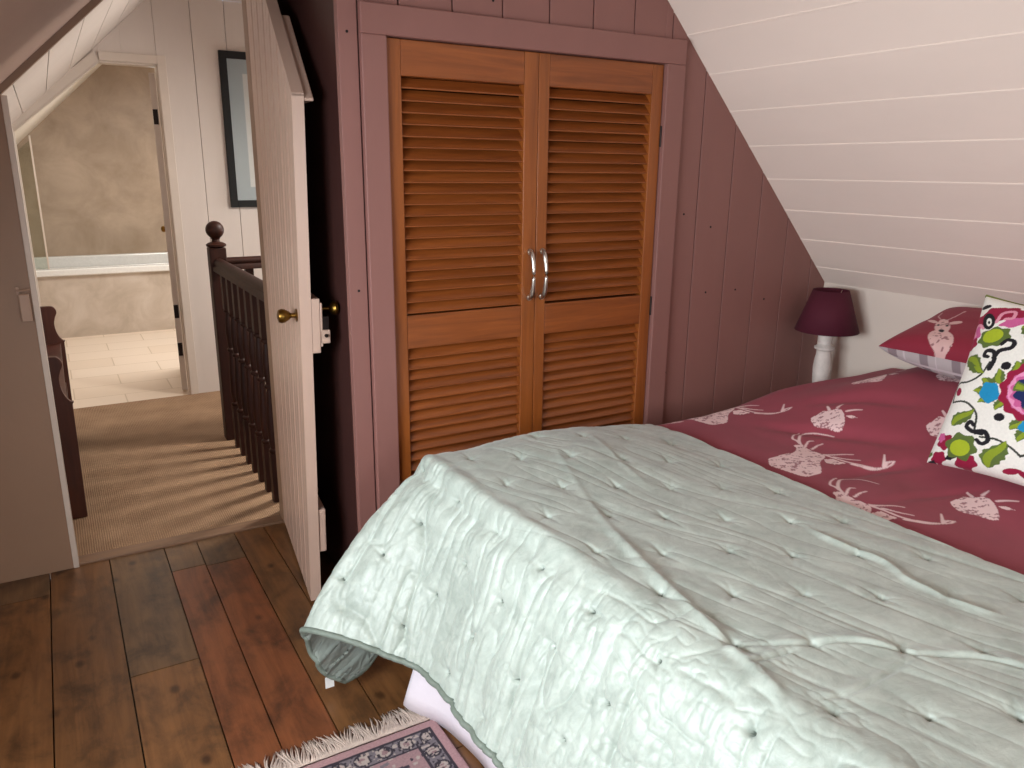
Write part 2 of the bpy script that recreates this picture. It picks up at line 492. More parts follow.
# landing carpet, threshold, bathroom floor
mb = MB().prism([(-0.75, 3.25), (0.765, 3.25), (0.765, 4.44), (2.3, 4.44), (2.3, 5.46), (-0.75, 5.46)], 'z', -0.06, 0.006)
o = build('floor_landing', mb, M['sisal']); struct(o)
mb = MB().box(-0.09, 3.178, -0.05, 0.80, 3.25, 0.010)
o = build('trim_1', mb, M['threshold'], bevel=0.004); struct(o, 'worn wooden threshold strip under the doorway', 'threshold')
mb = MB().box(-0.9, 5.46, -0.06, 2.4, 8.7, 0.0)
o = build('floor_bathroom', mb, M['tiles']); struct(o)

# wardrobe wall of vertical boards --------------------------------------------
mb = MB()
be = [0.74, 0.797]+[0.917+0.168*k for k in range(0, 12)]
be = [x for x in be if x < 2.85]+[XK]
WX0, WX1, WZ = 0.872, 1.893, 1.857
for i in range(len(be)-1):
    segs = []
    a, b = be[i], be[i+1]
    g = 0.0022
    pts = []
    lo_a = lo_b = 0.0
    def add(a, b, z0):
        xs = [a]+[x for x in (XFL, XFR) if a < x < b]+[b]
        poly = [(a, z0), (b, z0)]+[(x, roof(x)) for x in xs[::-1]]
        mb.prism(poly, 'y', YW, YW+0.028)
    a2, b2 = a+(g if i else 0), b-g
    if b2 <= WX0 or a2 >= WX1: add(a2, b2, 0.0)
    elif a2 < WX0 < b2:
        add(a2, WX0, 0.0); add(WX0, b2, WZ)
    elif a2 < WX1 < b2:
        add(a2, WX1, WZ); add(WX1, b2, 0.0)
    else: add(a2, b2, WZ)
o = build('wall_back', mb, M['mauve'], bevel=0.0015); struct(o)
# board backing (dark lines between the boards) and recess sides
mb = MB()
xs = [0.80, XFL, XFR, XK]
mb.prism([(0.80, WZ+0.02), (XK, WZ+0.02), (XK, roof(XK)) if roof(XK) > WZ+0.02 else ((4.02-WZ-0.02)/1.036, WZ+0.02), (XFR, ZF), (XFL, ZF), (0.80, roof(0.80))] if False else [(0.80, WZ+0.02), ((4.02-WZ-0.02)/1.036, WZ+0.02), (XFR, ZF), (XFL, ZF), (0.80, roof(0.80))], 'y', YW+0.030, YW+0.036)
mb.prism([(1.90, 0), (XK, 0), (XK, roof(XK)), (1.90, roof(1.90))], 'y', YW+0.030, YW+0.036)
o = build('wall_back_lining', mb, M['gap']); struct(o)
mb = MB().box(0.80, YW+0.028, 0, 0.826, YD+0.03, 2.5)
o = build('wall_inner', mb, M['mauve_shaded']); struct(o)
# nail heads on the boards: tiny dark dots
mb = MB()
for x, z in [(0.768, 1.15), (0.765, 1.86), (1.12, 1.99), (1.22, 1.985), (1.27, 2.02), (2.17, 1.05), (2.33, 1.05), (2.17, 1.30), (1.99, 0.75), (2.50, 1.0), (2.03, 1.35)]:
    mb.lathe([(0.004, 0), (0.004, 0.0016)], 8, (x, YW-0.0012, z), 'y')
o = build('trim_2', mb, M['gap']); struct(o, 'dark nail heads in the mauve wall boards', 'nail')

# wardrobe ---------------------------------------------------------------------
wd = thing('wardrobe', 'built-in orange pine wardrobe with two louvred doors in a mauve casing', 'wardrobe', (1.3825, YW, 0))
mb = MB()
mb.box(0.797, YW-0.022, 0, WX0, YW-0.0005, WZ).box(WX1, YW-0.022, 0, 1.974, YW-0.0005, WZ).box(0.797, YW-0.022, WZ, 1.974, YW-0.0005, 1.937)
build('casing', mb, M['mauve'], wd, bevel=0.003)
mb = MB()
mb.box(WX0-0.008, YW+0.03, 0, WX0+0.0, YW+0.5, WZ).box(WX1, YW+0.03, 0, WX1+0.01, YW+0.5, WZ)
mb.box(WX0-0.008, YW+0.5, 0, WX1+0.01, YW+0.51, WZ).box(WX0-0.008, YW+0.03, WZ, WX1+0.01, YW+0.51, WZ+0.01)
build('carcass', mb, M['gap'], wd)

def louvre_panel(x0, x1, z0, z1, pitch, parent):
    n = int(round((z1-z0)/pitch)); p = (z1-z0)/n
    mb = MB()
    for k in range(n):
        zc = z0+(k+0.5)*p
        dz = random.uniform(-0.0015, 0.0015)
        # slat: front edge low, back edge high; rounded front lip
        h = p*0.72
        y0, y1 = YW+0.0025, YW+0.030
        poly = [(y0+0.001, zc-h*0.62+dz), (y0-0.001, zc-h*0.56+dz), (y0-0.001, zc-h*0.44+dz), (y0+0.002, zc-h*0.34+dz), (y1, zc+h*0.80), (y1, zc+h*0.52)]
        mb.prism(poly, 'x', x0-0.004, x1+0.004)
    return build('louvre_panel', mb, M['orange_slat'], parent)

def wardrobe_door(x0, x1, s0, s1, hx, hinge_x, lab):
    """s0: left stile width, s1: right stile width"""
    mb = MB(); y0, y1 = YW-0.004, YW+0.032
    mb.box(x0, y0, 0.015, x0+s0, y1, WZ-0.003); mb.box(x1-s1, y0, 0.015, x1, y1, WZ-0.003)
    d = build('door', mb, M['orange_wood'], wd, bevel=0.002)
    d['label'] = lab
    for za, zb in ((0.015, 0.13), (0.957, 1.062), (1.757, WZ-0.003)):
        build('rail', MB().box(x0+s0+0.0006, y0+0.0008, za, x1-s1-0.0006, y1-0.001, zb), M['orange_slat'], d, bevel=0.002)
    louvre_panel(x0+s0, x1-s1, 1.066, 1.753, 0.0335, d)
    louvre_panel(x0+s0, x1-s1, 0.134, 0.953, 0.0335, d)
    # bow handle
    pts = crom([(hx, y0-0.001, 1.245), (hx, y0-0.020, 1.232), (hx, y0-0.030, 1.20), (hx, y0-0.033, 1.165), (hx, y0-0.030, 1.13), (hx, y0-0.020, 1.098), (hx, y0-0.001, 1.085)], 5)
    rs = [0.0058+0.0022*abs(math.cos(PI*k/(len(pts)-1))) for k in range(len(pts))]
    mbh = MB().tube(pts, rs, 10)
    mbh.lathe([(0.010, 0), (0.010, 0.004), (0.007, 0.010)], 12, (hx, y0-0.0105, 1.240), 'y'); mbh.lathe([(0.010, 0), (0.010, 0.004), (0.007, 0.010)], 12, (hx, y0-0.0105, 1.090), 'y')
    h = build('handle', mbh, M['steel'], d, smooth='auto'); h['label'] = 'brushed nickel bow handle'
    for z in (0.32, 1.02, 1.62):
        build('hinge', MB().lathe([(0.004, -0.035), (0.004, 0.035)], 10, (hinge_x, y0-0.002, z)), M['dark_iron'], d, smooth='auto')
    return d
wardrobe_door(WX0+0.003, 1.3825, 0.044, 0.0515, 1.357, WX0+0.001, 'left door of orange louvres')
wardrobe_door(1.3845, WX1-0.003, 0.040, 0.046, 1.406, WX1-0.001, 'right door of orange louvres')

# right slope ceiling (boards along Y, with a small bead at each joint) -----------
def slope_boards(x_edges, y0, y1, zf, thick, matl, name, sgn, bead=0.0035):
    mb = MB()
    for a, b in zip(x_edges[:-1], x_edges[1:]):
        g = 0.0014
        za, zb = zf(a+g), zf(b-g)
        mb.add([(a+g, y0, za), (b-g, y0, zb), (b-g, y1, zb), (a+g, y1, za), (a+g, y0, za+thick), (b-g, y0, zb+thick), (b-g, y1, zb+thick), (a+g, y1, za+thick)],
               [(0,3,2,1),(4,5,6,7),(0,1,5,4),(1,2,6,5),(2,3,7,6),(3,0,4,7)][::1])
    if bead:
        for a in x_edges[1:-1]:
            pts = []
            for k in range(13):
                y = y0+(y1-y0)*k/12
                pts.append((a, y, zf(a)+0.0012))
            mb.tube(pts, bead, 6)
    # backing
    a, b = x_edges[0], x_edges[-1]
    mb.add([(a, y0, zf(a)+thick), (b, y0, zf(b)+thick), (b, y1, zf(b)+thick), (a, y1, zf(a)+thick), (a, y0, zf(a)+thick+0.02), (b, y0, zf(b)+thick+0.02), (b, y1, zf(b)+thick+0.02), (a, y1, zf(a)+thick+0.02)],
           [(0,3,2,1),(4,5,6,7),(0,1,5,4),(1,2,6,5),(2,3,7,6),(3,0,4,7)])
    return build(name, mb, matl)
xe = [XFR]+[1.529+0.1158*k for k in range(12)]+[XK+0.02]
o = slope_boards(xe, -1.68, YW+0.03, zr, 0.02, M['pink_ceiling'], 'ceiling_right', 1); struct(o)
# left slope over the bedroom, with the skylight opening X -0.75..-0.27, Y 0.12..1.12
SX0, SX1, SY0, SY1 = -0.93, -0.12, 0.05, 1.62
def slab(mb, xa, xb, ya, yb, zf, t=0.03):
    mb.add([(xa, ya, zf(xa)), (xb, ya, zf(xb)), (xb, yb, zf(xb)), (xa, yb, zf(xa)), (xa, ya, zf(xa)+t), (xb, ya, zf(xb)+t), (xb, yb, zf(xb)+t), (xa, yb, zf(xa)+t)],
           [(0,3,2,1),(4,5,6,7),(0,1,5,4),(1,2,6,5),(2,3,7,6),(3,0,4,7)])
mb = MB()
slab(mb, XL, SX0, -1.68, YD, zl); slab(mb, SX1, XFL, -1.68, YD, zl)
slab(mb, SX0, SX1, -1.68, SY0, zl); slab(mb, SX0, SX1, SY1, YD, zl)
o = build('ceiling_left', mb, M['taupe_ceiling']); struct(o)
mb = MB().box(XFL, -1.68, ZF, XFR, YD, ZF+0.03)
o = build('ceiling', mb, M['pink_ceiling']); struct(o)
def skylight(n, xa, xb, ya, yb, zf):
    mb = MB(); w = 0.045
    for (a, b, c, d) in ((xa, xa+w, ya, yb), (xb-w, xb, ya, yb), (xa+w, xb-w, ya, ya+w), (xa+w, xb-w, yb-w, yb)):
        slab(mb, a, b, c, d, lambda x: zf(x)-0.004, 0.05)
    f = build('window_%d' % n, mb, M['white_trim'])
    struct(f, 'white framed roof window in the sloping ceiling', 'window')
    mb = MB(); slab(mb, xa+w, xb-w, ya+w, yb-w, lambda x: zf(x)+0.018, 0.006)
    build('pane', mb, M['glass'], f)
# dormer: cheeks, flat head, upright window
DZ = zl(SX1)
mb = MB()
for y in (SY0-0.02, SY1):
    mb.prism([(SX0, zl(SX0)), (SX1, DZ), (SX1, DZ+0.03), (SX0, DZ+0.03)], 'y', y, y+0.02)
mb.box(SX0, SY0, DZ, SX1, SY1, DZ+0.03)
o = build('ceiling_dormer', mb, M['white_trim']); struct(o)
DS = zl(SX0)
mb = MB(); w = 0.045
mb.box(SX0-0.02, SY0, DS, SX0+0.02, SY0+w, DZ).box(SX0-0.02, SY1-w, DS, SX0+0.02, SY1, DZ).box(SX0-0.02, SY0+w, DS, SX0+0.02, SY1-w, DS+w).box(SX0-0.02, SY0+w, DZ-w, SX0+0.02, SY1-w, DZ)
mb.box(SX0-0.01, 0.82, DS+w, SX0+0.01, 0.85, DZ-w)
f = build('window_1', mb, M['white_trim']); struct(f, 'white framed dormer window in the left slope', 'window')
build('pane', MB().box(SX0-0.004, SY0+w, DS+w, SX0+0.002, SY1-w, DZ-w), M['glass'], f)
# knee walls, gable behind the camera ------------------------------------------
mb = MB().box(XK, -1.68, 0, XK+0.03, YW+0.03, roof(XK)+0.02)
o = build('wall_right', mb, M['knee']); struct(o)
mb = MB().box(XL-0.03, -1.68, 0, XL, YD+0.03, zl(XL)+0.02)
o = build('wall_left', mb, M['taupe']); struct(o)
GX0, GX1, GZ0, GZ1 = 0.22, 1.18, 0.85, 1.85
mb = MB()
mb.prism([(XL, 0), (GX0, 0), (GX0, roof(GX0)), (XL, roof(XL))], 'y', -1.71, -1.68)
mb.prism([(GX1, 0), (XK, 0), (XK, roof(XK)), (XFR, ZF), (GX1, ZF)], 'y', -1.71, -1.68)
mb.box(GX0, -1.71, 0, GX1, -1.68, GZ0); mb.prism([(GX0, GZ1), (GX1, GZ1), (GX1, ZF), (XFL, ZF), (GX0, roof(GX0))], 'y', -1.71, -1.68)
o = build('wall_front', mb, M['taupe']); struct(o)
mb = MB(); w = 0.05
mb.box(GX0, -1.72, GZ0, GX0+w, -1.66, GZ1).box(GX1-w, -1.72, GZ0, GX1, -1.66, GZ1).box(GX0+w, -1.72, GZ0, GX1-w, -1.66, GZ0+w).box(GX0+w, -1.72, GZ1-w, GX1-w, -1.66, GZ1).box(0.685, -1.705, GZ0+w, 0.715, -1.675, GZ1-w)
f = build('window_2', mb, M['white_trim']); struct(f, 'added white casement window for fill light in the end wall', 'window')  # invented window, put in to carry the gable fill light
build('pane', MB().box(GX0+w, -1.694, GZ0+w, GX1-w, -1.688, GZ1-w), M['glass'], f)
for l in bpy.data.objects:
    if l.name == 'fill_bedroom_gable': l.location.y = -1.78

# doorway wall ------------------------------------------------------------------
mb = MB()
mb.prism([(XL, 0), (-0.085, 0), (-0.085, zl(-0.085)), (XL, zl(XL))], 'y', YD, YD+0.03)
mb.prism([(0.745, 0), (0.80, 0), (0.80, ZF), (XFL, ZF), (0.705, ZF), (0.705, 2.15), (0.745, 2.15)] if False else [(0.745, 0), (0.80, 0), (0.80, ZF), (0.745, ZF)], 'y', YD, YD+0.03)
mb.prism([(0.42, zl(0.42)), (0.42, 2.20), (0.745, 2.20), (0.745, ZF), (XFL, ZF)], 'y', YD, YD+0.03)
o = build('wall_doorway', mb, M['taupe']); struct(o)
# lining of the doorway: jamb strip, sloping head, hinge post
mb = MB()
mb.box(-0.0848, YD-0.004, 0, -0.066, YD+0.065, zl(-0.085)-0.03)
fr = build('trim_3', mb, M['white_trim'], bevel=0.002); struct(fr, 'white jamb lining on the left of the doorway', 'door frame')
mb = MB()
poly = [(-0.085, zl(-0.085)-0.0), (-0.085, zl(-0.085)-0.028), (0.40, zl(0.40)-0.028), (0.40, zl(0.40))]
mb.prism(poly, 'y', YD+0.002, YD+0.045)
mb.box(0.722, YD-0.002, 0, 0.7448, YD+0.06, 2.2)
o = build('trim_4', mb, M['taupe']); struct(o, 'sloping head and hinge post of the doorway', 'door frame')
# lock keeper on the jamb
kp = thing('lock_keeper', 'painted metal lock keeper on the left jamb of the doorway', 'lock keeper', (-0.11, YD, 1.02))
mb = MB().box(-0.124, YD-0.022, 0.972, -0.092, YD-0.0005, 1.068)
build('keeper_box', mb, M['keeper'], kp, bevel=0.003)
mb = MB().tube([(-0.128, YD-0.012, 1.079), (-0.098, YD-0.013, 1.081), (-0.086, YD-0.012, 1.083)], 0.0035, 8).box(-0.128, YD-0.012, 1.066, -0.120, YD-0.0005, 1.092)
build('staple', mb, M['keeper'], kp)

# entry door: beaded boards, ledges, rim lock -----------------------------------
HX, HY = 0.7205, YD-0.006
dirv = Vector((0.632-HX, 2.455-HY, 0)); DL = dirv.length
ang = math.atan2(dirv.y, dirv.x)
dr = thing('door_1', 'open ledged door of beaded boards with a sloping top', 'door', (HX, HY, 0), ang, world=False)
struct(dr)
TH = 0.036        # leaf local: x from hinge to lock edge, y: thickness (0 = visible face, + = back), z up
ztop = lambda x: min(2.14, 1.715+0.93*(DL-x))
mb = MB()
nb = 7; bw = DL/nb
def leaf_strip(xa, xb, yf):
    mb.add([(xa, yf, 0.02), (xb, yf, 0.02), (xb, TH, 0.02), (xa, TH, 0.02), (xa, yf, ztop(xa)), (xb, yf, ztop(xb)), (xb, TH, ztop(xb)), (xa, TH, ztop(xa))],
           [(0,3,2,1),(4,5,6,7),(0,1,5,4),(1,2,6,5),(2,3,7,6),(3,0,4,7)])
for k in range(nb):
    a, b = k*bw, (k+1)*bw
    leaf_strip(a, a+0.005, 0.007)                 # groove
    for q in range(4):                            # bead (half round)
        t0, t1 = q/4, (q+1)/4
        leaf_strip(a+0.005+0.012*t0, a+0.005+0.012*t1, 0.004-0.004*math.sin(PI*(t0+t1)/2))
    leaf_strip(a+0.017, a+0.022, 0.007)
    leaf_strip(a+0.022, a+0.058, 0.0)
    leaf_strip(a+0.058, a+0.062, 0.006)
    leaf_strip(a+0.062, b, 0.0)
kx = DL-(2.14-1.715)/0.93
mb.add([(kx, 0.0, 2.135), (DL, 0.0, 1.708), (DL, TH, 1.708), (kx, TH, 2.135), (kx, 0.0, 2.1415), (DL, 0.0, 1.7165), (DL, TH, 1.7165), (kx, TH, 2.1415)],
       [(0,3,2,1),(4,5,6,7),(0,1,5,4),(1,2,6,5),(2,3,7,6),(3,0,4,7)])
# y runs to the back of the leaf: local +y must point to world +X side
FY = 1 if (Matrix.Rotation(ang, 3, 'Z') @ Vector((0, 1, 0))).x > 0 else -1
for i, p in enumerate(mb.v): mb.v[i] = (p[0], p[1]*FY, p[2])
if FY < 0: mb.f = [f[::-1] for f in mb.f]
build('leaf', mb, M['door_paint'], dr)
def dbox(mb, x0, y0, z0, x1, y1, z1): return mb.box(x0, y0*FY, z0, x1, y1*FY, z1)
mb = MB(); dbox(mb, 0.02, TH, 0.20, DL-0.006, TH+0.026, 0.36)
build('ledge', mb, M['door_paint'], dr, bevel=0.004)
mb = MB(); dbox(mb, 0.02, TH, 0.98, DL-0.15, TH+0.026, 1.12)
build('ledge', mb, M['door_paint'], dr, bevel=0.004)
mb = MB()
xa, xb = DL-0.30, DL-0.003
v = []
for (x, z) in ((xb, 1.712), (xb, 1.715-0.0), (xa, ztop(xa)+0.16 if False else ztop(xa)-0.002), (xa, ztop(xa)-0.17), (xb, 1.60)):
    pass
poly = [(xb, 1.700), (xb, 1.705), (xa, 1.705+0.93*(xb-xa)), (xa, 1.53+0.93*(xb-xa)), (xb-0.0, 1.53)]
poly = [(xb, 1.695), (xb, 1.703), (xa, min(2.12, 1.703+0.93*(xb-xa))), (xa, 1.60+0.93*(xb-xa)), (xb-0.10, 1.695)]
n = len(poly)
vs = [(x, TH*FY, z) for x, z in poly]+[(x, (TH+0.030)*FY, z) for x, z in poly]
mb.add(vs, [tuple(range(n)), tuple(range(n, 2*n))[::-1]]+[(i, n+i, n+(i+1)%n, (i+1)%n) for i in range(n)])
build('ledge', mb, M['door_paint'], dr, bevel=0.003)
# rim lock
mb = MB(); dbox(mb, DL-0.14, TH, 0.915, DL-0.002, TH+0.028, 1.095); dbox(mb, DL-0.125, TH+0.028, 0.935, DL-0.004, TH+0.036, 1.080); dbox(mb, DL-0.115, TH+0.028, 0.945, DL-0.004, TH+0.060, 0.990)
lk = build('rim_lock', mb, M['door_paint'], dr, bevel=0.003); lk['label'] = 'painted rim lock case'
mb = MB()
mb.lathe([(0.006, 0), (0.006, 0.034), (0.011, 0.036), (0.021, 0.044), (0.024, 0.052), (0.021, 0.060), (0.010, 0.064)], 20, (DL-0.055, 0, 1.052), 'y')
for i, p in enumerate(mb.v): mb.v[i] = (p[0], (TH+0.034+p[1])*FY, p[2])
kb = build('knob', mb, M['brass'], dr, smooth='auto'); kb['label'] = 'brass knob on the back face'
mb = MB(); dbox(mb, DL-0.06, TH+0.036, 0.992, DL-0.006, TH+0.056, 1.034)
mb.lathe([(0.006, 0), (0.006, 0.010)], 10, (DL-0.006, (TH+0.046)*FY, 0.972), 'x')
build('bolt', mb, M['dark_iron'], dr)
mb = MB()
mb.lathe([(0.022, 0), (0.022, 0.003), (0.008, 0.006), (0.008, 0.018), (0.015, 0.026), (0.022, 0.038), (0.024, 0.048), (0.020, 0.058), (0.008, 0.062)], 24, (DL-0.060, 0, 1.035), 'y')
for i, p in enumerate(mb.v): mb.v[i] = (p[0], -p[1]*FY, p[2])
kb = build('knob', mb, M['brass'], dr, smooth='auto'); kb['label'] = 'brass knob on the beaded face'
mb = MB()
for z in (0.28, 1.85):
    mb.lathe([(0.007, -0.05), (0.007, 0.05)], 10, (-0.004, TH*FY, z))
build('hinge', mb, M['dark_iron'], dr)

for ch in dr.children:            # the old door is warped: its lock edge leans back towards the top
    for v in ch.data.vertices: v.co.y += FY*v.co.x*0.0330*v.co.z

# landing shell -----------------------------------------------------------------
BX0, BX1 = -0.110, 0.690       # bathroom opening
mb = MB()
def board(xa, xb, z0, z1a, z1b):
    mb.prism([(xa, z0), (xb, z0), (xb, z1b), (xa, z1a)], 'y', YB, YB+0.04)
head = lambda x: min(2.10, 1.786+0.84*x)
top = lambda x: min(roof(x), 2.5)
vxs = [-0.75, -0.60, -0.42, -0.24, BX0]
for a, b in zip(vxs[:-1], vxs[1:]): board(a+0.0015, b-0.0015, 0, top(a), top(b))
hx = [BX0, 0.04, 0.19, 0.34, 0.374, 0.50, BX1]
for a, b in zip(hx[:-1], hx[1:]):
    board(a, b, 0, 0, 0) if False else mb.prism([(a, head(a)), (b, head(b)), (b, top(b)), (a, top(a))], 'y', YB, YB+0.04)
vx = [BX1, 0.905, 1.108, 1.31, 1.52, 1.73, 1.94, 2.16, 2.3]
for a, b in zip(vx[:-1], vx[1:]):
    xs_ = [a+0.0015]+[x for x in (XFL, XFR) if a < x < b]+[b-0.0015]
    mb.prism([(a+0.0015, 0), (b-0.0015, 0)]+[(x, top(x)) for x in xs_[::-1]], 'y', YB, YB+0.04)
o = build('wall_landing', mb, M['landing'], bevel=0.002); struct(o)
# architrave of the bathroom opening
mb = MB()
aw = 0.05
mb.box(BX1, YB-0.014, 0, BX1+aw, YB, 2.10+aw)
mb.box(0.374, YB-0.014, 2.10, BX1, YB, 2.10+aw)
mb.prism([(BX0, head(BX0)), (0.374, 2.10), (0.35, 2.10+aw), (BX0-0.02, head(BX0)+aw*0.95)], 'y', YB-0.014, YB)
mb.box(BX0-0.03, YB-0.014, 0, BX0, YB, head(BX0)+0.02)
# reveal linings
mb.box(BX1-0.004, YB, 0, BX1+0.012, YB+0.10, 2.10); mb.box(BX0-0.012, YB, 0, BX0+0.004, YB+0.10, head(BX0))
mb.prism([(BX0, head(BX0)-0.012), (0.374, 2.088), (0.374, 2.10), (BX0, head(BX0))], 'y', YB, YB+0.10); mb.box(0.374, YB, 2.088, BX1, YB+0.10, 2.10)
o = build('trim_5', mb, M['white_trim'], bevel=0.002); struct(o, 'white architrave around the bathroom opening', 'door frame')
# sloping landing ceiling boards and flat
o = slope_boards([-0.75, -0.60, -0.46, -0.32, -0.18, -0.05, 0.08, 0.21, 0.34, 0.48, 0.60, XFL], YD+0.03, YB+0.04, zl, 0.02, M['landing'], 'ceiling_landing', -1, 0.0); struct(o)
KX0, KX1, KY0, KY1 = 1.76, 2.20, 3.80, 4.24
mb = MB()
slab(mb, XFR, KX0, YD+0.03, YB, zr); slab(mb, KX1, 2.33, YD+0.03, YB, zr); slab(mb, KX0, KX1, YD+0.03, KY0, zr); slab(mb, KX0, KX1, KY1, YB, zr)
mb.box(XFL, YD+0.03, ZF, XFR, YB, ZF+0.03)
o = build('ceiling_stair', mb, M['landing']); struct(o)
skylight(3, KX0, KX1, KY0, KY1, zr)
for l in bpy.data.objects:
    if l.name == 'daylight_stair_skylight': l.location = (1.98+0.08, 4.02, zr(1.98)+0.08)
mb = MB().box(-0.78, YD+0.03, 0, -0.75, YB, zl(-0.75)+0.02)
mb.box(2.30, YD+0.03, -2.4, 2.33, 4.60, zr(2.3)+0.03).box(2.30, 5.30, -2.4, 2.33, YB, zr(2.3)+0.03).box(2.30, 4.60, -2.4, 2.33, 5.30, 0.85).box(2.30, 4.60, 1.50, 2.33, 5.30, zr(2.3)+0.03)
o = build('wall_landing_sides', mb, M['landing']); struct(o)
mb = MB(); w = 0.045
mb.box(2.29, 4.60, 0.85, 2.34, 4.60+w, 1.50).box(2.29, 5.30-w, 0.85, 2.34, 5.30, 1.50).box(2.29, 4.60+w, 0.85, 2.34, 5.30-w, 0.85+w).box(2.29, 4.60+w, 1.50-w, 2.34, 5.30-w, 1.50)
f = build('window_5', mb, M['white_trim']); struct(f, 'added small white window lighting the landing from the side', 'window')  # invented opening for the extra landing light
build('pane', MB().box(2.315, 4.60+w, 0.85+w, 2.321, 5.30-w, 1.50-w), M['glass'], f)
# stairwell walls
mb = MB().box(0.765, YD+0.03, -2.4, 2.3, YD+0.06, ZF).box(0.765, 4.44, -2.4, 2.3, 4.47, -0.061).box(0.765, 3.23, -2.4, 0.785, 4.44, -0.061)
o = build('wall_stairwell', mb, M['landing']); struct(o)
st = thing('staircase', 'dark wooden stairs going down behind the turned balusters', 'stairs', (1.5, 3.8, -2.4))
mb = MB()
for k in range(5):
    mb.box(0.80+0.25*k, 3.27, -0.25-0.2*k-0.04, 1.07+0.25*k, 4.42, -0.25-0.2*k)
build('tread', mb, M['dark_wood'], st)
mb = MB()
for k in range(5):
    mb.box(0.81+0.25*k, 3.28, -0.25-0.2*k-0.24, 0.83+0.25*k, 4.41, -0.25-0.2*k-0.04)
build('riser', mb, M['dark_wood'], st)

# balustrade ----------------------------------------------------------------------
bal = thing('balustrade', 'dark turned-wood stair balustrade with a ball-topped newel on the landing', 'banister', (0.755, 4.42, 0))
nx, ny = 0.757, 4.415
mb = MB().box(nx-0.043, ny-0.043, 0.006, nx+0.043, ny+0.043, 1.085)
nw = build('newel_post', mb, M['dark_wood'], bal, bevel=0.006)
mb = MB().lathe([(0.034, 0), (0.050, 0.006), (0.052, 0.016), (0.040, 0.024), (0.022, 0.030), (0.020, 0.042), (0.026, 0.050)] + [(0.047*math.sin(a), 0.092-0.047*math.cos(a)) for a in np.linspace(0.45, PI-0.05, 14)], 28, (nx, ny, 1.085))
build('ball_finial', mb, M['dark_wood'], nw, smooth='auto')
hr = [(-0.034, 0), (-0.034, 0.018), (-0.022, 0.030), (-0.028, 0.042), (-0.024, 0.056), (-0.008, 0.064), (0.008, 0.064), (0.024, 0.056), (0.028, 0.042), (0.022, 0.030), (0.034, 0.018), (0.034, 0)]
mb = MB().prism([(nx+a, 0.965+b) for a, b in hr], 'y', 3.205, ny-0.043)
build('handrail', mb, M['dark_wood'], bal, smooth='auto', angle=50)
mb = MB().prism([(ny+a, 0.965+b) for a, b in hr], 'x', nx+0.043, 2.298)
build('handrail', mb, M['dark_wood'], bal, smooth='auto', angle=50)
bp = [(0.011, 0.0), (0.011, 0.05)]
prof = [(0.017, 0.245), (0.020, 0.252), (0.020, 0.262), (0.012, 0.268), (0.015, 0.285), (0.019, 0.33), (0.017, 0.42), (0.013, 0.50), (0.011, 0.545), (0.018, 0.552), (0.018, 0.562), (0.012, 0.570), (0.015, 0.60), (0.018, 0.66), (0.015, 0.72), (0.011, 0.755), (0.019, 0.763), (0.019, 0.773), (0.013, 0.780)]
def baluster(x, y):
    mb = MB().box(x-0.021, y-0.021, 0.006, x+0.021, y+0.021, 0.245).box(x-0.021, y-0.021, 0.78, x+0.021, y+0.021, 0.965)
    mb.lathe([(r*1.2, z) for r, z in prof], 14, (x, y, 0))
    return build('baluster', mb, M['dark_wood'], bal, smooth='auto')
for k in range(8): baluster(nx, 3.275+0.138*k)
for k in range(10): baluster(nx+0.16+0.13*k, ny)
mb = MB().box(0.768, 4.442, -0.061, 2.29, 4.452, 0.02).box(0.768, 3.25, -0.061, 0.776, 4.37, 0.0)
build('skirt_board', mb, M['dark_wood'], bal)

# low scroll-ended shelf unit -------------------------------------------------------
bc = thing('bookcase', 'low dark wooden shelf unit with scrolled ends on the landing carpet', 'bookcase', (-0.12, 4.34, 0.006))
prof2 = crom([(-0.062, 0.735), (-0.044, 0.732), (-0.030, 0.715), (-0.028, 0.695), (-0.038, 0.672)], 5)[:-1]+crom([(-0.038, 0.672), (-0.046, 0.64), (-0.044, 0.60), (-0.034, 0.565), (-0.018, 0.540), (-0.004, 0.534)], 5)
def end_panel(y):
    poly = [(-0.26, 0.008), (-0.016, 0.008), (-0.010, 0.525)]+[p for p in prof2[::-1]]+[(-0.26, 0.735)]
    mb = MB().prism(poly, 'y', y, y+0.024)
    build('end_panel', mb, M['brown_wood'], bc, bevel=0.002)
end_panel(3.64); end_panel(5.02)
mb = MB().box(-0.26, 3.664, 0.50, -0.03, 5.02, 0.52).box(-0.26, 3.664, 0.27, -0.03, 5.02, 0.29).box(-0.26, 3.664, 0.03, -0.03, 5.02, 0.05)
build('shelf', mb, M['brown_wood'], bc, bevel=0.002)
mb = MB().box(-0.275, 3.64, 0.008, -0.26, 5.044, 0.72)
build('back_panel', mb, M['brown_wood'], bc)

# framed picture on the landing wall -------------------------------------------------
pc = thing('framed_picture', 'black framed picture with pale mount on the white landing wall', 'picture', (1.40, YB, 1.73))
px0, px1, pz0, pz1 = 1.052, 1.75, 1.244, 2.208
fw = 0.045
mb = MB()
mb.box(px0, YB-0.026, pz0, px0+fw, YB-0.001, pz1).box(px1-fw, YB-0.026, pz0, px1, YB-0.001, pz1).box(px0+fw, YB-0.026, pz0, px1-fw, YB-0.001, pz0+fw).box(px0+fw, YB-0.026, pz1-fw, px1-fw, YB-0.001, pz1)
build('frame', mb, M['frame_black'], pc, bevel=0.002)
nx_, nz_ = 130, 180
X, Z = np.meshgrid(np.linspace(px0+fw, px1-fw, nx_), np.linspace(pz0+fw, pz1-fw, nz_), indexing='ij')
P = np.stack([X, np.full_like(X, YB-0.012), Z], -1)
o = build('print', MB().grid(P, flip=False), M['print'], pc)
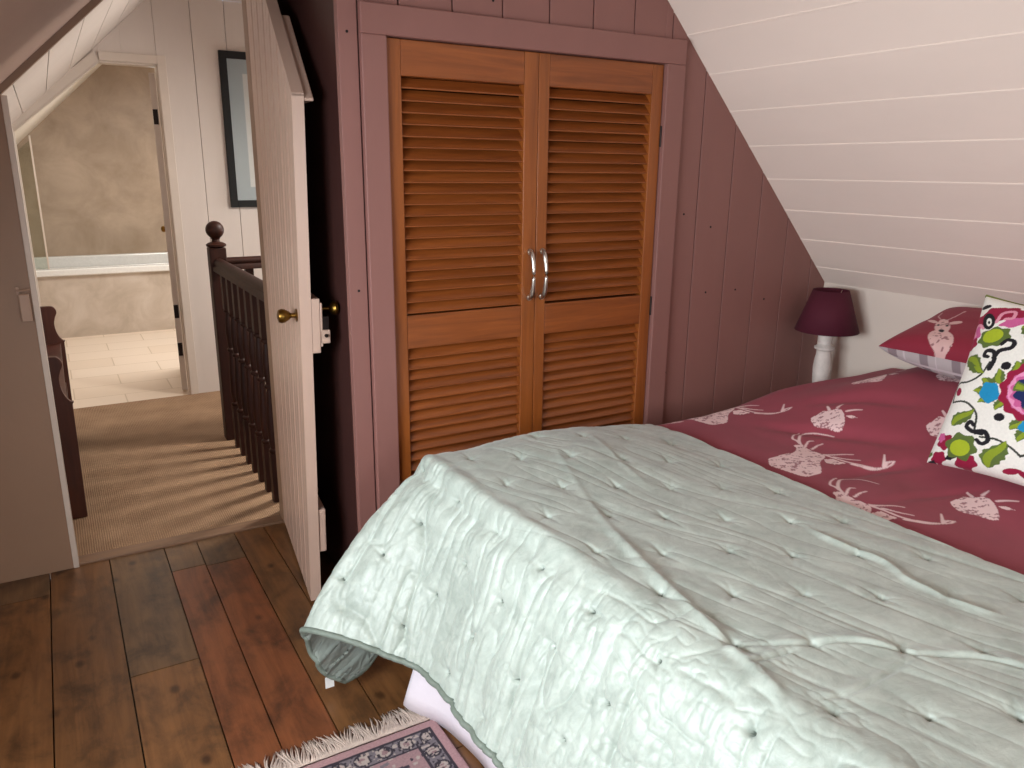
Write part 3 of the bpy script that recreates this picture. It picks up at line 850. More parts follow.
c = np.tile(lin((176, 184, 188)), (nx_, nz_, 1)).astype(float)
ins = (X > px0+0.135) & (X < px1-0.135) & (Z > pz0+0.13) & (Z < pz1-0.13)
c[ins] = lin((222, 220, 216))
blob = ins & (np.hypot((X-1.40)/0.13, (Z-1.68)/0.24)+0.5*vnoise(X*14, Z*14, 3) < 0.9)
c[blob] = lin((120, 122, 128))
set_tint(o, c.reshape(-1, 3))
build('glazing', MB().box(px0+fw, YB-0.018, pz0+fw, px1-fw, YB-0.016, pz1-fw), M['glass'], pc)

# bathroom ------------------------------------------------------------------------------
mb = MB().box(-0.9, 8.66, 0, 2.4, 8.70, 2.6)
o = build('wall_bathroom_far', mb, M['stucco']); struct(o)
mb = MB().box(2.4, YB+0.04, 0, 2.43, 8.7, 2.6)
o = build('wall_bathroom_right', mb, M['stucco']); struct(o)
mb = MB().box(-0.9, YB+0.04, 0, -0.87, 8.7, 1.1)
o = build('wall_bathroom_left', mb, M['stucco']); struct(o)
mb = MB(); ZB = 2.42; xb = (ZB-1.83)/0.95
slab(mb, -0.9, xb, YB+0.04, 8.7, zl)
TX0, TX1, TY0, TY1 = 0.68, 1.52, 6.23, 7.17
mb.box(xb, YB+0.04, ZB, TX0, 8.7, ZB+0.03).box(TX1, YB+0.04, ZB, 2.4, 8.7, ZB+0.03).box(TX0, YB+0.04, ZB, TX1, TY0, ZB+0.03).box(TX0, TY1, ZB, TX1, 8.7, ZB+0.03)
o = build('ceiling_bathroom', mb, M['white_ceiling']); struct(o)
skylight(4, TX0, TX1, TY0, TY1, lambda x: ZB)
for l in bpy.data.objects:
    if l.name == 'daylight_bathroom_skylight': l.location = (1.10, 6.70, ZB+0.08)
bt = thing('bathtub', 'white bath with a pale marbled side panel', 'bath', (0.6, 8.28, 0))
mb = MB().box(-0.86, 7.92, 0, 1.5, 7.945, 0.555)
build('side_panel', mb, M['stucco_pale'], bt)
mb = MB()
mb.box(-0.86, 7.895, 0.555, 1.5, 7.99, 0.615).box(-0.86, 8.57, 0.555, 1.5, 8.655, 0.66).box(-0.86, 7.99, 0.555, -0.78, 8.57, 0.615).box(1.42, 7.99, 0.555, 1.5, 8.57, 0.615)
mb.box(-0.78, 7.99, 0.2, 1.42, 8.57, 0.23).box(-0.80, 7.97, 0.2, -0.78, 8.57, 0.56).box(-0.78, 7.97, 0.2, 1.42, 7.99, 0.56).box(-0.78, 8.57, 0.2, 1.42, 8.59, 0.56)
build('tub', mb, M['bath_white'], bt, bevel=0.012)
ss = thing('shower_screen', 'narrow glass shower screen with a white edge standing on the bath rim', 'shower screen', (-0.4, 8.0, 0.616))
build('glass_panel', MB().prism([(-0.5, 0.62), (-0.058, 0.62), (-0.058, 1.70), (-0.5, 1.29)], 'y', 7.945, 7.951), M['screen_glass'], ss)
build('edge_strip', MB().box(-0.058, 7.938, 0.617, -0.044, 7.958, 1.74), M['white_trim'], ss, bevel=0.002)
# bathroom door standing open into the bathroom
d2 = thing('door_2', 'bathroom door standing open into the bathroom, seen edge-on', 'door', (0.684, YB+0.10, 0), math.radians(80.5), world=False)
struct(d2)
mb = MB().box(0, 0.0, 0.012, 0.72, 0.036, 2.06)
build('leaf', mb, M['white_trim'], d2, bevel=0.002)
mb = MB().lathe([(0.018, 0), (0.018, 0.004), (0.007, 0.008), (0.007, 0.022), (0.020, 0.034), (0.024, 0.044), (0.018, 0.056), (0.006, 0.060)], 20, (0.66, 0.036, 1.06), 'y')
build('knob', mb, M['brass'], d2, smooth='auto')
mb = MB()
for z in (0.30, 0.56, 1.80): mb.box(-0.004, 0.006, z-0.045, 0.0, 0.034, z+0.045)
build('hinge', mb, M['dark_iron'], d2)

# bed ------------------------------------------------------------------------------------
bed = thing('bed', 'double bed with a white valance under the maroon duvet', 'bed', (1.8, 1.05, 0))
def rrect(x0, x1, y0, y1, r, z, n=8):
    out = []
    for cx, cy, a0 in ((x1-r, y1-r, 0), (x0+r, y1-r, 90), (x0+r, y0+r, 180), (x1-r, y0+r, 270)):
        for k in range(n+1):
            a = math.radians(a0+90*k/n); out.append((cx+r*math.cos(a), cy+r*math.sin(a), z))
    return out
def loft(rings):
    mb = MB(); n = len(rings[0]); v = [p for r in rings for p in r]; f = []
    for i in range(len(rings)-1):
        for k in range(n): f.append((i*n+k, i*n+(k+1) % n, (i+1)*n+(k+1) % n, (i+1)*n+k))
    f.append(tuple(range(n))[::-1]); f.append(tuple((len(rings)-1)*n+k for k in range(n)))
    return mb.add(v, f)
build('divan_base', loft([rrect(0.83, 2.84, 0.36, 1.74, 0.04, z) for z in (0.03, 0.33)]), M['mattress'], bed, smooth='auto')
build('mattress', loft([rrect(0.86+d, 2.84-d, 0.33+d, 1.77-d, 0.10, z) for z, d in ((0.335, 0.02), (0.35, 0.0), (0.54, 0.0), (0.56, 0.02))]), M['mattress'], bed, smooth='auto')
# valance skirt: gently waving cloth around foot and sides
pts = []
def skirt_path(n=420):
    seq = [(2.82, 1.79), (0.82, 1.79), (0.795, 1.765), (0.795, 0.345), (0.82, 0.32), (2.82, 0.32)]
    L = [0]
    for a, b in zip(seq[:-1], seq[1:]): L.append(L[-1]+math.hypot(b[0]-a[0], b[1]-a[1]))
    out = []
    for t in np.linspace(0, L[-1], n):
        i = max(0, min(len(seq)-2, int(np.searchsorted(L, t, side='right'))-1)); u = (t-L[i])/(L[i+1]-L[i])
        out.append((seq[i][0]+(seq[i+1][0]-seq[i][0])*u, seq[i][1]+(seq[i+1][1]-seq[i][1])*u, t))
    return out
sp = skirt_path(); cx, cy = 1.8, 1.05
G = np.zeros((len(sp), 8, 3))
for i, (x, y, t) in enumerate(sp):
    for j, z in enumerate(np.linspace(0.004, 0.34, 8)):
        k = 1-z/0.34
        w = 0.012*k*math.sin(t*13+0.6*math.sin(t*5))+0.010*k
        ox = -1 if x < 0.82 else 0; oy = 1 if y > 1.78 else (-1 if y < 0.33 else 0)
        fl = 0.075*k*math.exp(-((y-1.76)/0.07)**2) if x < 0.83 else 0.0
        G[i, j] = (x+ox*w-fl, y+oy*w+0.3*fl, z+0.22*fl)
v_ = build('valance', MB().grid(G, flip=True), M['valance'], bed, smooth=True)
sm = v_.modifiers.new('thick', 'SOLIDIFY'); sm.thickness = 0.003; sm.offset = -1
v_['label'] = 'white cotton valance'

# duvet -------------------------------------------------------------------------------------
def duvet_top(X, Y):
    z = 0.660+0.185*sstep(1.92, 2.66, X)*(1-0.5*sstep(1.55, 1.9, Y))
    z = z+0.018*vnoise(X*3.1, Y*2.6, 1)+0.007*vnoise(X*8, Y*7, 2)
    for pts, dep, wid in (([(1.83, 1.30), (2.0, 1.29), (2.13, 1.22)], 0.016, 0.030), ([(2.02, 1.72), (2.12, 1.52), (2.20, 1.30)], 0.018, 0.035), ([(2.25, 1.72), (2.33, 1.55), (2.36, 1.40)], 0.016, 0.03), ([(1.75, 1.12), (1.95, 1.10), (2.1, 1.02)], 0.006, 0.02)):
        d, t = dline(X, Y, crom(pts, 6)); z = z-dep*np.exp(-(d/wid)**2)*np.sin(PI*np.clip(t, 0.02, 0.98))**0.42
    return z
nu, nv = 500, 680
xs_ = np.linspace(1.64, 2.84, nu)
# v: near overhang -> across -> far overhang, as arc length
sarc = np.linspace(-0.35, 1.62+0.35, nv)          # 0..1.62 = top between Y 0.27 and 1.89
XX, SS = np.meshgrid(xs_, sarc, indexing='ij')
Yt = 0.29+np.clip(SS, 0, 1.62)
over = np.maximum(SS-1.60, 0)+np.maximum(0.02-SS, 0)
R_ = 0.10
th = np.clip(over/R_, 0, 1.35)
dy = R_*np.sin(th)+np.maximum(over-R_*1.35, 0)*math.cos(1.35)
dz = R_*(1-np.cos(th))+np.maximum(over-R_*1.35, 0)*math.sin(1.35)
sg = np.where(SS > 0.8, 1, -1)
YY = np.where(SS > 0.8, np.minimum(Yt, 1.89), np.maximum(Yt, 0.29))
Yp = np.where(over > 0, np.where(SS > 0.8, 1.89, 0.31)+sg*dy, YY)
ZZ = duvet_top(XX, YY)-dz
# head end tucks down by the pillows
hang = sstep(0.10, 0.25, over)
Yp = Yp+sg*hang*0.010*np.sin(XX*21+1.5*np.sin(XX*6))
Yp = Yp-0.10*sstep(2.30, 2.66, XX)*sstep(1.3, 1.9, Yp)
P = np.stack([XX, Yp, ZZ], -1)
P[..., 2] = np.where(over > 0.05, np.maximum(P[..., 2], 0.35), P[..., 2])
o = build('duvet', MB().grid(P, flip=False), M['duvet'], smooth=True)
tag(o, 'maroon duvet printed with pale pink stag heads, spread on the bed', 'duvet')
maroon, pinkp, greyp = lin((150, 66, 80)), lin((238, 208, 208)), lin((170, 122, 128))
BUST = [(1.781, 1.491), (1.815, 1.493), (1.858, 1.497), (1.899, 1.495), (1.944, 1.522), (1.957, 1.543), (1.975, 1.538), (1.975, 1.517), (1.969, 1.487), (1.971, 1.444), (1.951, 1.421), (1.901, 1.399), (1.84, 1.345), (1.804, 1.338), (1.767, 1.345), (1.756, 1.382), (1.749, 1.423), (1.747, 1.453)]
EAR = [(1.935, 1.412), (1.965, 1.405), (1.968, 1.36), (1.926, 1.367), (1.914, 1.388)]
ANT = [[(1.967, 1.51), (1.994, 1.56), (1.999, 1.584), (2.032, 1.606), (2.071, 1.618)], [(1.967, 1.51), (2.001, 1.56), (2.068, 1.602), (2.095, 1.59), (2.113, 1.554), (2.121, 1.521)], [(1.97, 1.513), (2.017, 1.537), (2.033, 1.531)], [(1.981, 1.493), (2.016, 1.501), (2.04, 1.5)], [(1.974, 1.443), (1.977, 1.398), (1.983, 1.351), (2.011, 1.312), (2.04, 1.29), (2.069, 1.282), (2.09, 1.283)], [(2.051, 1.291), (2.099, 1.325)], [(2.054, 1.292), (2.073, 1.293), (2.09, 1.283)], [(1.977, 1.438), (2.018, 1.415), (2.041, 1.389)], [(1.984, 1.412), (1.999, 1.378), (2.018, 1.349)], [(1.977, 1.346), (2.006, 1.308), (2.032, 1.291)]]
B2 = [(1.972, 1.041), (2.003, 1.04), (2.026, 1.037), (2.032, 1.018), (2.056, 0.999), (2.031, 0.958), (1.981, 0.92), (1.96, 0.923), (1.952, 0.96), (1.941, 0.996), (1.954, 1.024)]
E2 = [(2.029, 0.952), (2.041, 0.938), (2.037, 0.911), (2.025, 0.929)]
L2 = [[(2.036, 1.02), (2.053, 1.041), (2.063, 1.055)], [(2.061, 1.008), (2.077, 1.009), (2.09, 1.009)], [(2.053, 0.966), (2.068, 0.948), (2.078, 0.928)]]
col = np.tile(maroon, (nu, nv, 1)).astype(float)
def stag(X, Y, col, dx, dy, bust, ear, lines, w=0.0042):
    m = (X > 1.68+dx) & (X < 2.13+dx) & (Y > 0.84+dy if bust is B2 else Y > 1.22+dy) & (Y < 1.05+dy if bust is B2 else Y < 1.62+dy)
    if not m.any(): return
    x, y = X[m]-dx, Y[m]-dy
    c = col[m]
    f = inpoly(x, y, crom(bust+[bust[0]], 3)) | inpoly(x, y, ear)
    n1 = vnoise(x*60+y*120, y*60-x*30, 4)+0.7*vnoise(x*150, y*260, 6)
    c[f] = pinkp
    c[f & (n1 < -0.27)] = greyp
    for l in lines:
        d, t = dline(x, y, crom(l, 6)); al = np.clip((w*(1.25-0.7*t)-d)/0.0022+0.5, 0, 1)[:, None]; c = c*(1-al)+pinkp*0.95*al
        c[(d > w*(0.9-0.5*t)) & (d < w*(1.25-0.7*t)) & (vnoise(x*60, y*60, 9) > 0.1)] = greyp
    # face: eyes, muzzle shading
    col[m] = c
Yflat = SS+0.29
for dx, dy in ((0, 0), (-0.219, -0.315), (0.109, 0.478), (-0.271, 0.621), (0.385, -0.653)):
    stag(XX, Yflat, col, dx, dy, BUST, EAR, ANT)
for dx, dy in ((0, 0), (0.183, 0.601), (0.468, 0.69), (0.582, 0.445), (0.305, 0.273), (0.60, -0.05)):
    stag(XX, Yflat, col, dx, dy, B2, E2, L2)
set_tint(o, col.reshape(-1, 3))

# pillows ---------------------------------------------------------------------------------------
def puff(u, v, p=3.0):
    return (np.clip(1-np.abs(u)**p, 0, 1)*np.clip(1-np.abs(v)**p, 0, 1))**0.42
def pillow_obj(name, center, ex, ey, ez, hx, hy, ht, n, mat, pinch=0.06, hb=None):
    """closed inflated rectangle; ex, ey, ez local axes; returns object and U,V,side arrays"""
    u = np.linspace(-1, 1, n); U, V = np.meshgrid(u, u, indexing='ij')
    H = puff(U, V)*ht
    wr = 0.10*ht*vnoise(U*3, V*3, 5)*puff(U, V)
    sx = U*(1-pinch*(1-V**2)*U**2); sy = V*(1-pinch*(1-U**2)*V**2)
    ex, ey, ez = [np.array(a, float)/np.linalg.norm(a) for a in (ex, ey, ez)]
    T = np.array(center)+sx[..., None]*hx*ex+sy[..., None]*hy*ey
    A = T+(H+wr)[..., None]*ez; B = T-(H if hb is None else H*hb/ht)[..., None]*ez
    mb = MB(); mb.grid(A); mb.grid(B, flip=True)
    o = build(name, mb, mat, smooth=True)
    bm = bmesh.new(); bm.from_mesh(o.data)
    bm.free()
    return o, U, V
# main pillow on top
tilt = math.radians(14)
ey_ = (math.cos(tilt), 0, math.sin(tilt)); ez_ = (-math.sin(tilt), 0, math.cos(tilt))
o, U, V = pillow_obj('pillow', (2.655, 1.250, 0.966), (0, -1, 0), ey_, ez_, 0.385, 0.200, 0.072, 240, M['pillow'], 0.06, 0.11)
tag(o, 'maroon pillow with a stag head and checked underside, against the low wall', 'pillow')
top = np.tile(lin((140, 40, 58)), U.shape+(1,)).astype(float)
a = U*0.385; b = V*0.205
ac_, bc0 = (a+0.235+0.55*(b+0.08))/0.85, (b+0.03)/0.85
f = (np.hypot(ac_/0.052, (bc0+0.150)/0.060) < 1) | (np.hypot(ac_/0.034, (bc0+0.060)/0.060) < 1) | (np.hypot(ac_/0.022, (bc0+0.010)/0.030) < 1)
ears = (np.hypot((ac_+0.052-0.15*(bc0+0.02))/0.028, (bc0+0.012+0.5*(ac_+0.052))/0.016) < 1) | (np.hypot((ac_-0.052)/0.028, (bc0+0.012-0.5*(ac_-0.052))/0.016) < 1)
top[f | ears] = lin((222, 182, 178))
top[f & (vnoise(a*110, b*110, 3)+0.5*vnoise(a*240, b*160, 6) < -0.30)] = lin((156, 110, 112))
top[np.hypot(ac_/0.012, (bc0+0.098)/0.013) < 1] = lin((40, 28, 34))
for ex0 in (-0.019, 0.019): top[np.hypot((ac_-ex0)/0.006, (bc0+0.048)/0.009) < 1] = lin((40, 28, 34))
for l in ([(-0.016, 0.012), (-0.034, 0.06), (-0.022, 0.11)], [(0.016, 0.012), (0.05, 0.06), (0.085, 0.12)]):
    d, t = dline(ac_, bc0, crom(l, 5)); top[d < 0.0035] = lin((196, 150, 152))
bot = np.tile(lin((192, 182, 182)), U.shape+(1,)).astype(float)
p1 = (np.mod(a-b*0.0+0.02, 0.11) < 0.030); p2 = (np.mod(b+0.03, 0.11) < 0.030)
bot[p1 | p2] = lin((146, 132, 136)); bot[p1 & p2] = lin((60, 48, 56))
bot[(np.mod(a+0.075, 0.11) < 0.006) | (np.mod(b+0.085, 0.11) < 0.006)] = lin((214, 204, 206))
set_tint(o, np.concatenate([top.reshape(-1, 3), bot.reshape(-1, 3)]))
# embroidered cushion -------------------------------------------------------------------------------
CN = 300
Bc, Tc = np.array((2.085, 1.185, 0.705)), np.array((2.300, 1.215, 1.165))
upv = (Tc-Bc); hh = np.linalg.norm(upv)/2
upn = upv/np.linalg.norm(upv); rightn = np.array((0, -1.0, 0)); nrm = np.cross(rightn, upn)
if nrm[0] > 0: nrm = -nrm
cen = (Bc+Tc)/2+rightn*0.255
o, U, V = pillow_obj('cushion', cen, rightn, upn, np.cross(rightn, upn), 0.255, hh, 0.085, CN, M['cushion'], 0.085)
cu = o
tag(o, 'white cushion embroidered with bright flowers, leaning in front of the pillows', 'cushion')
white, crim, pink, navy, blue, green, dgreen, black = [lin(c) for c in ((238, 234, 226), (150, 22, 60), (206, 96, 150), (28, 40, 92), (28, 140, 190), (138, 156, 40), (92, 110, 52), (26, 24, 30))]
def design(U, V):
    """needlework pattern, mirrored left to right; sketch units: one half of the cushion is about 218 wide"""
    A = -np.abs(U)
    X = 337+(A+1)*218+V*112.5; Y = 337+(A+1)*118-V*272.5
    c = np.tile(white, U.shape+(1,)).astype(float)
    wv = 3.0*vnoise(X*0.05, Y*0.05, 3)
    def dot(x, y, rx, cc, ry=None, n=0, amp=0.12, ph=0.0):
        dx, dy = (X-x)/rx, (Y-y)/(ry or rx); r = np.hypot(dx, dy)
        if n: r = r*(1+amp*np.cos(n*np.arctan2(dy, dx)+ph))
        c[r < 1] = cc
    def leaf(x0, y0, x1, y1, w, cc=green, cc2=dgreen):
        L = math.hypot(x1-x0, y1-y0); t = ((X-x0)*(x1-x0)+(Y-y0)*(y1-y0))/L/L; q = (-(X-x0)*(y1-y0)+(Y-y0)*(x1-x0))/L+0.18*w*np.sin(t*6.0)
        m = (t > 0) & (t < 1) & (np.abs(q) < w*np.sin(PI*np.clip(t, 0, 1)**0.75)*(1+0.10*np.sin(t*30)))
        c[m] = cc2; c[m & (np.abs(q) < 0.62*w*np.sin(PI*np.clip(t, 0, 1)**0.75)) & (q < 0.25*w)] = cc
    def stroke(pts, w, cc, taper=0.0):
        d, t = dline(X, Y, crom(pts, 7)); c[d < w*(1-taper*t)] = cc
    lime = lin((168, 184, 40))
    # thin stems
    for p in ([(450, 330), (420, 365), (380, 376), (345, 368), (330, 400), (325, 425)], [(325, 430), (370, 445), (395, 490), (385, 540)], [(395, 570), (440, 590), (475, 640), (482, 700)], [(573, 720), (545, 700), (548, 660), (575, 640)], [(482, 700), (520, 712), (573, 730)]):
        stroke(p, 3.2, lin((60, 62, 54)))
    # crimson flower at the top
    for x, y, rx, ry, cc in ((425, 170, 30, 26, crim), (405, 205, 26, 30, pink), (395, 240, 22, 20, crim), (500, 160, 46, 26, crim), (545, 180, 44, 26, crim), (530, 205, 40, 18, pink), (480, 150, 34, 20, crim)):
        dot(x, y, rx, cc, ry, 5)
    stroke([(480, 190), (500, 160), (530, 160), (525, 185), (505, 185)], 5, lin((224, 150, 170)))
    stroke([(440, 200), (425, 180), (405, 190), (408, 215)], 5, lin((224, 150, 170)))
    dot(458, 180, 19, black, 32); dot(459, 183, 8, white, 16); dot(459, 185, 3.5, black, 7)
    dot(453, 118, 17, black, 8)
    dot(468, 245, 46, dgreen, 34, 7, 0.10); dot(466, 240, 30, lime, 24)
    # leaves
    leaf(376, 284, 432, 362, 24); leaf(320, 512, 392, 474, 22); leaf(385, 672, 455, 590, 28); leaf(545, 225, 590, 290, 26); leaf(372, 300, 410, 330, 6, dgreen)
    # black curls
    stroke([(446, 352), (462, 325), (464, 298), (446, 288), (436, 302), (446, 310)], 7, black, 0.2); stroke([(462, 318), (480, 300), (510, 298), (520, 280), (505, 268), (488, 278)], 7, black, 0.2)
    stroke([(400, 560), (378, 548), (364, 528), (376, 514), (384, 528)], 7, black, 0.2); stroke([(384, 550), (410, 556), (412, 585), (394, 594), (384, 578)], 7, black, 0.2)
    for x, y in ((490, 355), (452, 515)): dot(x, y, 13, black)
    dot(347, 400, 10, crim, 15); dot(440, 690, 22, crim, 10); dot(520, 690, 14, crim, 12)
    # lower corner: green flower among crimson
    for x, y, rx, ry, cc in ((295, 565, 24, 26, crim), (285, 545, 12, 16, pink), (265, 610, 22, 20, crim), (335, 645, 30, 24, crim), (240, 590, 10, 8, dgreen), (300, 620, 16, 8, black), (236, 618, 14, 7, black)):
        dot(x, y, rx, cc, ry, 5)
    dot(337, 592, 42, dgreen, 44, 6, 0.12); dot(334, 596, 28, lime, 28)
    # side flowers of the rosette
    for x0, y0, x1, y1, w in ((450, 430, 392, 412, 18), (455, 420, 420, 378, 18), (470, 410, 470, 358, 16), (455, 440, 402, 456, 16), (470, 455, 445, 492, 14), (520, 400, 515, 345, 20), (545, 380, 560, 320, 22),
                              (510, 530, 470, 560, 18), (515, 550, 480, 600, 18), (530, 570, 522, 632, 24), (550, 560, 570, 610, 18)):
        leaf(x0, y0, x1, y1, w, green)
    dot(438, 430, 26, blue, 34, 5, 0.08); dot(528, 556, 36, blue, 28, 5, 0.08); dot(565, 345, 26, blue, 24)
    # rosette
    u, v = X-555, Y-455; r = np.hypot(u, v*0.98); th = np.arctan2(v, u)
    c[r < 94*(1+0.045*np.cos(th*14))] = crim; c[r < 74*(1+0.05*np.cos(th*14))] = pink
    c[(r < 74) & (r > 66*(1+0.06*np.cos(th*14)))] = lin((230, 150, 190))
    c[r < 56*(1+0.10*np.cos(th*8))] = navy
    c[(r < 62) & (np.abs(np.sin(th*2+0.5)) > 0.86)] = dgreen; c[(r < 58) & (np.abs(np.sin(th*2+0.5)) > 0.95)] = green
    c[r < 16] = blue
    return c
fc = design(U, V); bc_ = np.tile(lin((190, 180, 168)), U.shape+(1,))
# which grid side faces -X? side A uses +ez
ezv = np.cross(rightn, upn)
arr = [fc, bc_] if ezv[0] < 0 else [bc_, fc]
set_tint(o, np.concatenate([x.reshape(-1, 3) for x in arr]))
ring = []
for t in np.linspace(-1, 1, 40): ring.append((t, 1))
pts = []
for t, s in ring:
    sx = t; sy = 1-0.085*(1-t*t)
    pts.append(tuple(cen+sx*0.255*rightn+sy*hh*upn))
build('piping', MB().tube(pts, 0.005, 8), M['piping'], cu, smooth=True)

# bedside lamp and its table ------------------------------------------------------------------------
LX_, LY_ = 2.715, 2.045
tb = thing('bedside_table', 'small wooden bedside table in the corner behind the bed', 'table', (LX_, LY_+0.02, 0))
mb = MB().box(2.60, 1.985, 0.535, 2.85, 2.185, 0.555)
build('tabletop', mb, M['table_wood'], tb, bevel=0.003)
for x in (2.615, 2.825):
    for y in (2.0, 2.16):
        build('leg', MB().box(x-0.012, y-0.012, 0, x+0.012, y+0.012, 0.535), M['table_wood'], tb)
lp = thing('table_lamp', 'white turned-wood table lamp with a burgundy shade in the corner', 'lamp', (LX_, LY_, 0.556))
prof = [(0.060, -0.065), (0.062, -0.055), (0.052, -0.045), (0.030, -0.035), (0.026, 0.0), (0.034, 0.040), (0.037, 0.10), (0.034, 0.135), (0.028, 0.165), (0.030, 0.172), (0.040, 0.178), (0.041, 0.186), (0.032, 0.192), (0.026, 0.200), (0.029, 0.225), (0.031, 0.238), (0.022, 0.242)]
build('base', MB().lathe(prof, 28, (LX_, LY_, 0.621)), M['lamp_white'], lp, smooth='auto')
build('stem', MB().lathe([(0.012, 0.242), (0.012, 0.30)], 14, (LX_, LY_, 0.621)), M['brass'], lp, smooth='auto')
mb = MB(); n = 48
prof_s = [(0.126, 0.876), (0.070, 1.044)]
for (r0, z0), (r1, z1), fl in (((0.126, 0.876), (0.070, 1.044), 0),):
    mb.lathe([(r0, z0), (r1, z1)], n, (LX_, LY_, 0), caps=False)
sh = build('lamp_shade', mb, M['shade'], lp, smooth=True)
so = sh.modifiers.new('thick', 'SOLIDIFY'); so.thickness = 0.003; so.offset = -1
mb = MB()
for k in range(3):
    a_ = k*2*PI/3; mb.tube([(LX_, LY_, 0.925), (LX_+0.070*math.cos(a_), LY_+0.070*math.sin(a_), 1.040)], 0.0018, 6)
build('shade_carrier', mb, M['steel'], lp)
mb = MB().lathe([(0.013, 0), (0.016, 0.02), (0.028, 0.055), (0.026, 0.075), (0.012, 0.092)], 16, (LX_, LY_, 0.905))
build('bulb', mb, M['bath_white'], lp, smooth='auto')

# throw over the foot of the bed ---------------------------------------------------------------------
TX = 1.675
def sec(y, hem, zt=0.690, e=TX):
    # section across the bed at one Y: rows from the duvet edge, over the foot ridge, down to the hem
    hx_, hy_, hz_ = hem
    return [(e, y, zt-0.004), (1.45, y, zt+0.004), (1.20, y, zt+0.006), (1.0, y, zt+0.006), (0.90, y, zt), (0.845, y, zt-0.045), (0.80, y+(hy_-y)*0.3, zt-0.15), (0.755, y+(hy_-y)*0.6, zt-0.27), (hx_, hy_, hz_)]
K = [
 [(x, 0.12, z) for x, z in ((TX, 0.22), (1.45, 0.20), (1.2, 0.19), (1.0, 0.18), (0.90, 0.17), (0.82, 0.15), (0.74, 0.12), (0.68, 0.09), (0.62, 0.06))],
 [(x, 0.16, z) for x, z in ((TX, 0.45), (1.45, 0.45), (1.2, 0.45), (1.0, 0.44), (0.90, 0.43), (0.84, 0.38), (0.77, 0.30), (0.72, 0.23), (0.66, 0.15))],
 [(x, 0.24, z) for x, z in ((TX, 0.64), (1.45, 0.645), (1.2, 0.645), (1.0, 0.645), (0.90, 0.64), (0.845, 0.59), (0.79, 0.49), (0.745, 0.37), (0.69, 0.24))],
 sec(0.36, (0.70, 0.36, 0.25), 0.684), sec(0.65, (0.70, 0.65, 0.25)), sec(0.95, (0.70, 0.95, 0.25)), sec(1.20, (0.70, 1.20, 0.255)), sec(1.45, (0.70, 1.42, 0.250)),
 sec(1.60, (0.695, 1.59, 0.245)), 
 [(TX, 1.74, 0.684), (1.45, 1.74, 0.694), (1.20, 1.74, 0.696), (1.0, 1.74, 0.70), (0.885, 1.74, 0.694), (0.835, 1.74, 0.64), (0.77, 1.735, 0.52), (0.71, 1.72, 0.40), (0.632, 1.68, 0.262)],
 [(TX, 1.86, 0.680), (1.45, 1.86, 0.690), (1.20, 1.86, 0.694), (1.0, 1.86, 0.70), (0.875, 1.86, 0.694), (0.80, 1.86, 0.635), (0.70, 1.84, 0.515), (0.61, 1.81, 0.40), (0.535, 1.78, 0.292)],
 [(TX, 1.935, 0.664), (1.45, 1.94, 0.672), (1.20, 1.945, 0.676), (1.0, 1.95, 0.682), (0.868, 1.952, 0.680), (0.775, 1.945, 0.605), (0.655, 1.925, 0.495), (0.55, 1.90, 0.395), (0.462, 1.878, 0.285)],
 [(TX, 1.995, 0.60), (1.45, 2.0, 0.60), (1.20, 2.005, 0.60), (1.0, 2.01, 0.595), (0.875, 2.012, 0.575), (0.785, 1.995, 0.505), (0.675, 1.97, 0.40), (0.575, 1.94, 0.315), (0.478, 1.905, 0.225)],
 [(TX, 2.03, 0.46), (1.45, 2.035, 0.45), (1.20, 2.04, 0.44), (1.0, 2.045, 0.43), (0.885, 2.04, 0.40), (0.80, 2.03, 0.335), (0.70, 2.00, 0.245), (0.61, 1.96, 0.16), (0.515, 1.912, 0.115)],
 [(TX, 2.05, 0.30), (1.45, 2.055, 0.28), (1.20, 2.06, 0.26), (1.0, 2.06, 0.24), (0.90, 2.05, 0.215), (0.83, 2.035, 0.17), (0.75, 2.00, 0.115), (0.66, 1.96, 0.050), (0.580, 1.925, 0.050)],
]
K = np.array(K)
nV, nU = 880, 480
P1, tv = resample(K, nV, 0); P1, tu = resample(P1, nU, 1)
# param arc lengths (metres) in each direction
su = np.concatenate([np.zeros((nV, 1)), np.cumsum(np.linalg.norm(np.diff(P1, axis=1), axis=-1), 1)], 1)
sv = np.concatenate([np.zeros((1, nU)), np.cumsum(np.linalg.norm(np.diff(P1, axis=0), axis=-1), 0)], 0)
N = normals(P1)
# orient outwards (up on top)
if N[nV//2, 20, 2] < 0: N = -N
X_, Y_, Z_ = P1[..., 0], P1[..., 1], P1[..., 2]
topw = sstep(0.80, 0.92, X_)*sstep(0.60, 0.66, Z_)
foot = sstep(0.92, 0.82, X_)
# cloth coordinates: a along the bed (from the ridge), b across the bed
A_ = np.where(X_ > 0.88, X_, 0.88-np.maximum(0, su-su[:, [int(np.argmin(np.abs(K[6][:, 0]-0.9)))]]*0)*0) if False else None
u_ridge = np.array([np.interp(0.0, np.arange(2), [0, 0])]*nV)
Ac = TX-su                       # cloth X (continues past the foot edge)
Bc2 = np.interp(np.arange(nV), np.arange(nV), tv)[:, None]*np.ones((1, nU))
mid = int(np.argmin(np.abs(P1[:, 30, 1]-1.2)))
Bc2 = Bc2-Bc2[mid, 0]+1.2
rngt = np.random.RandomState(2)
disp = np.zeros((nV, nU))
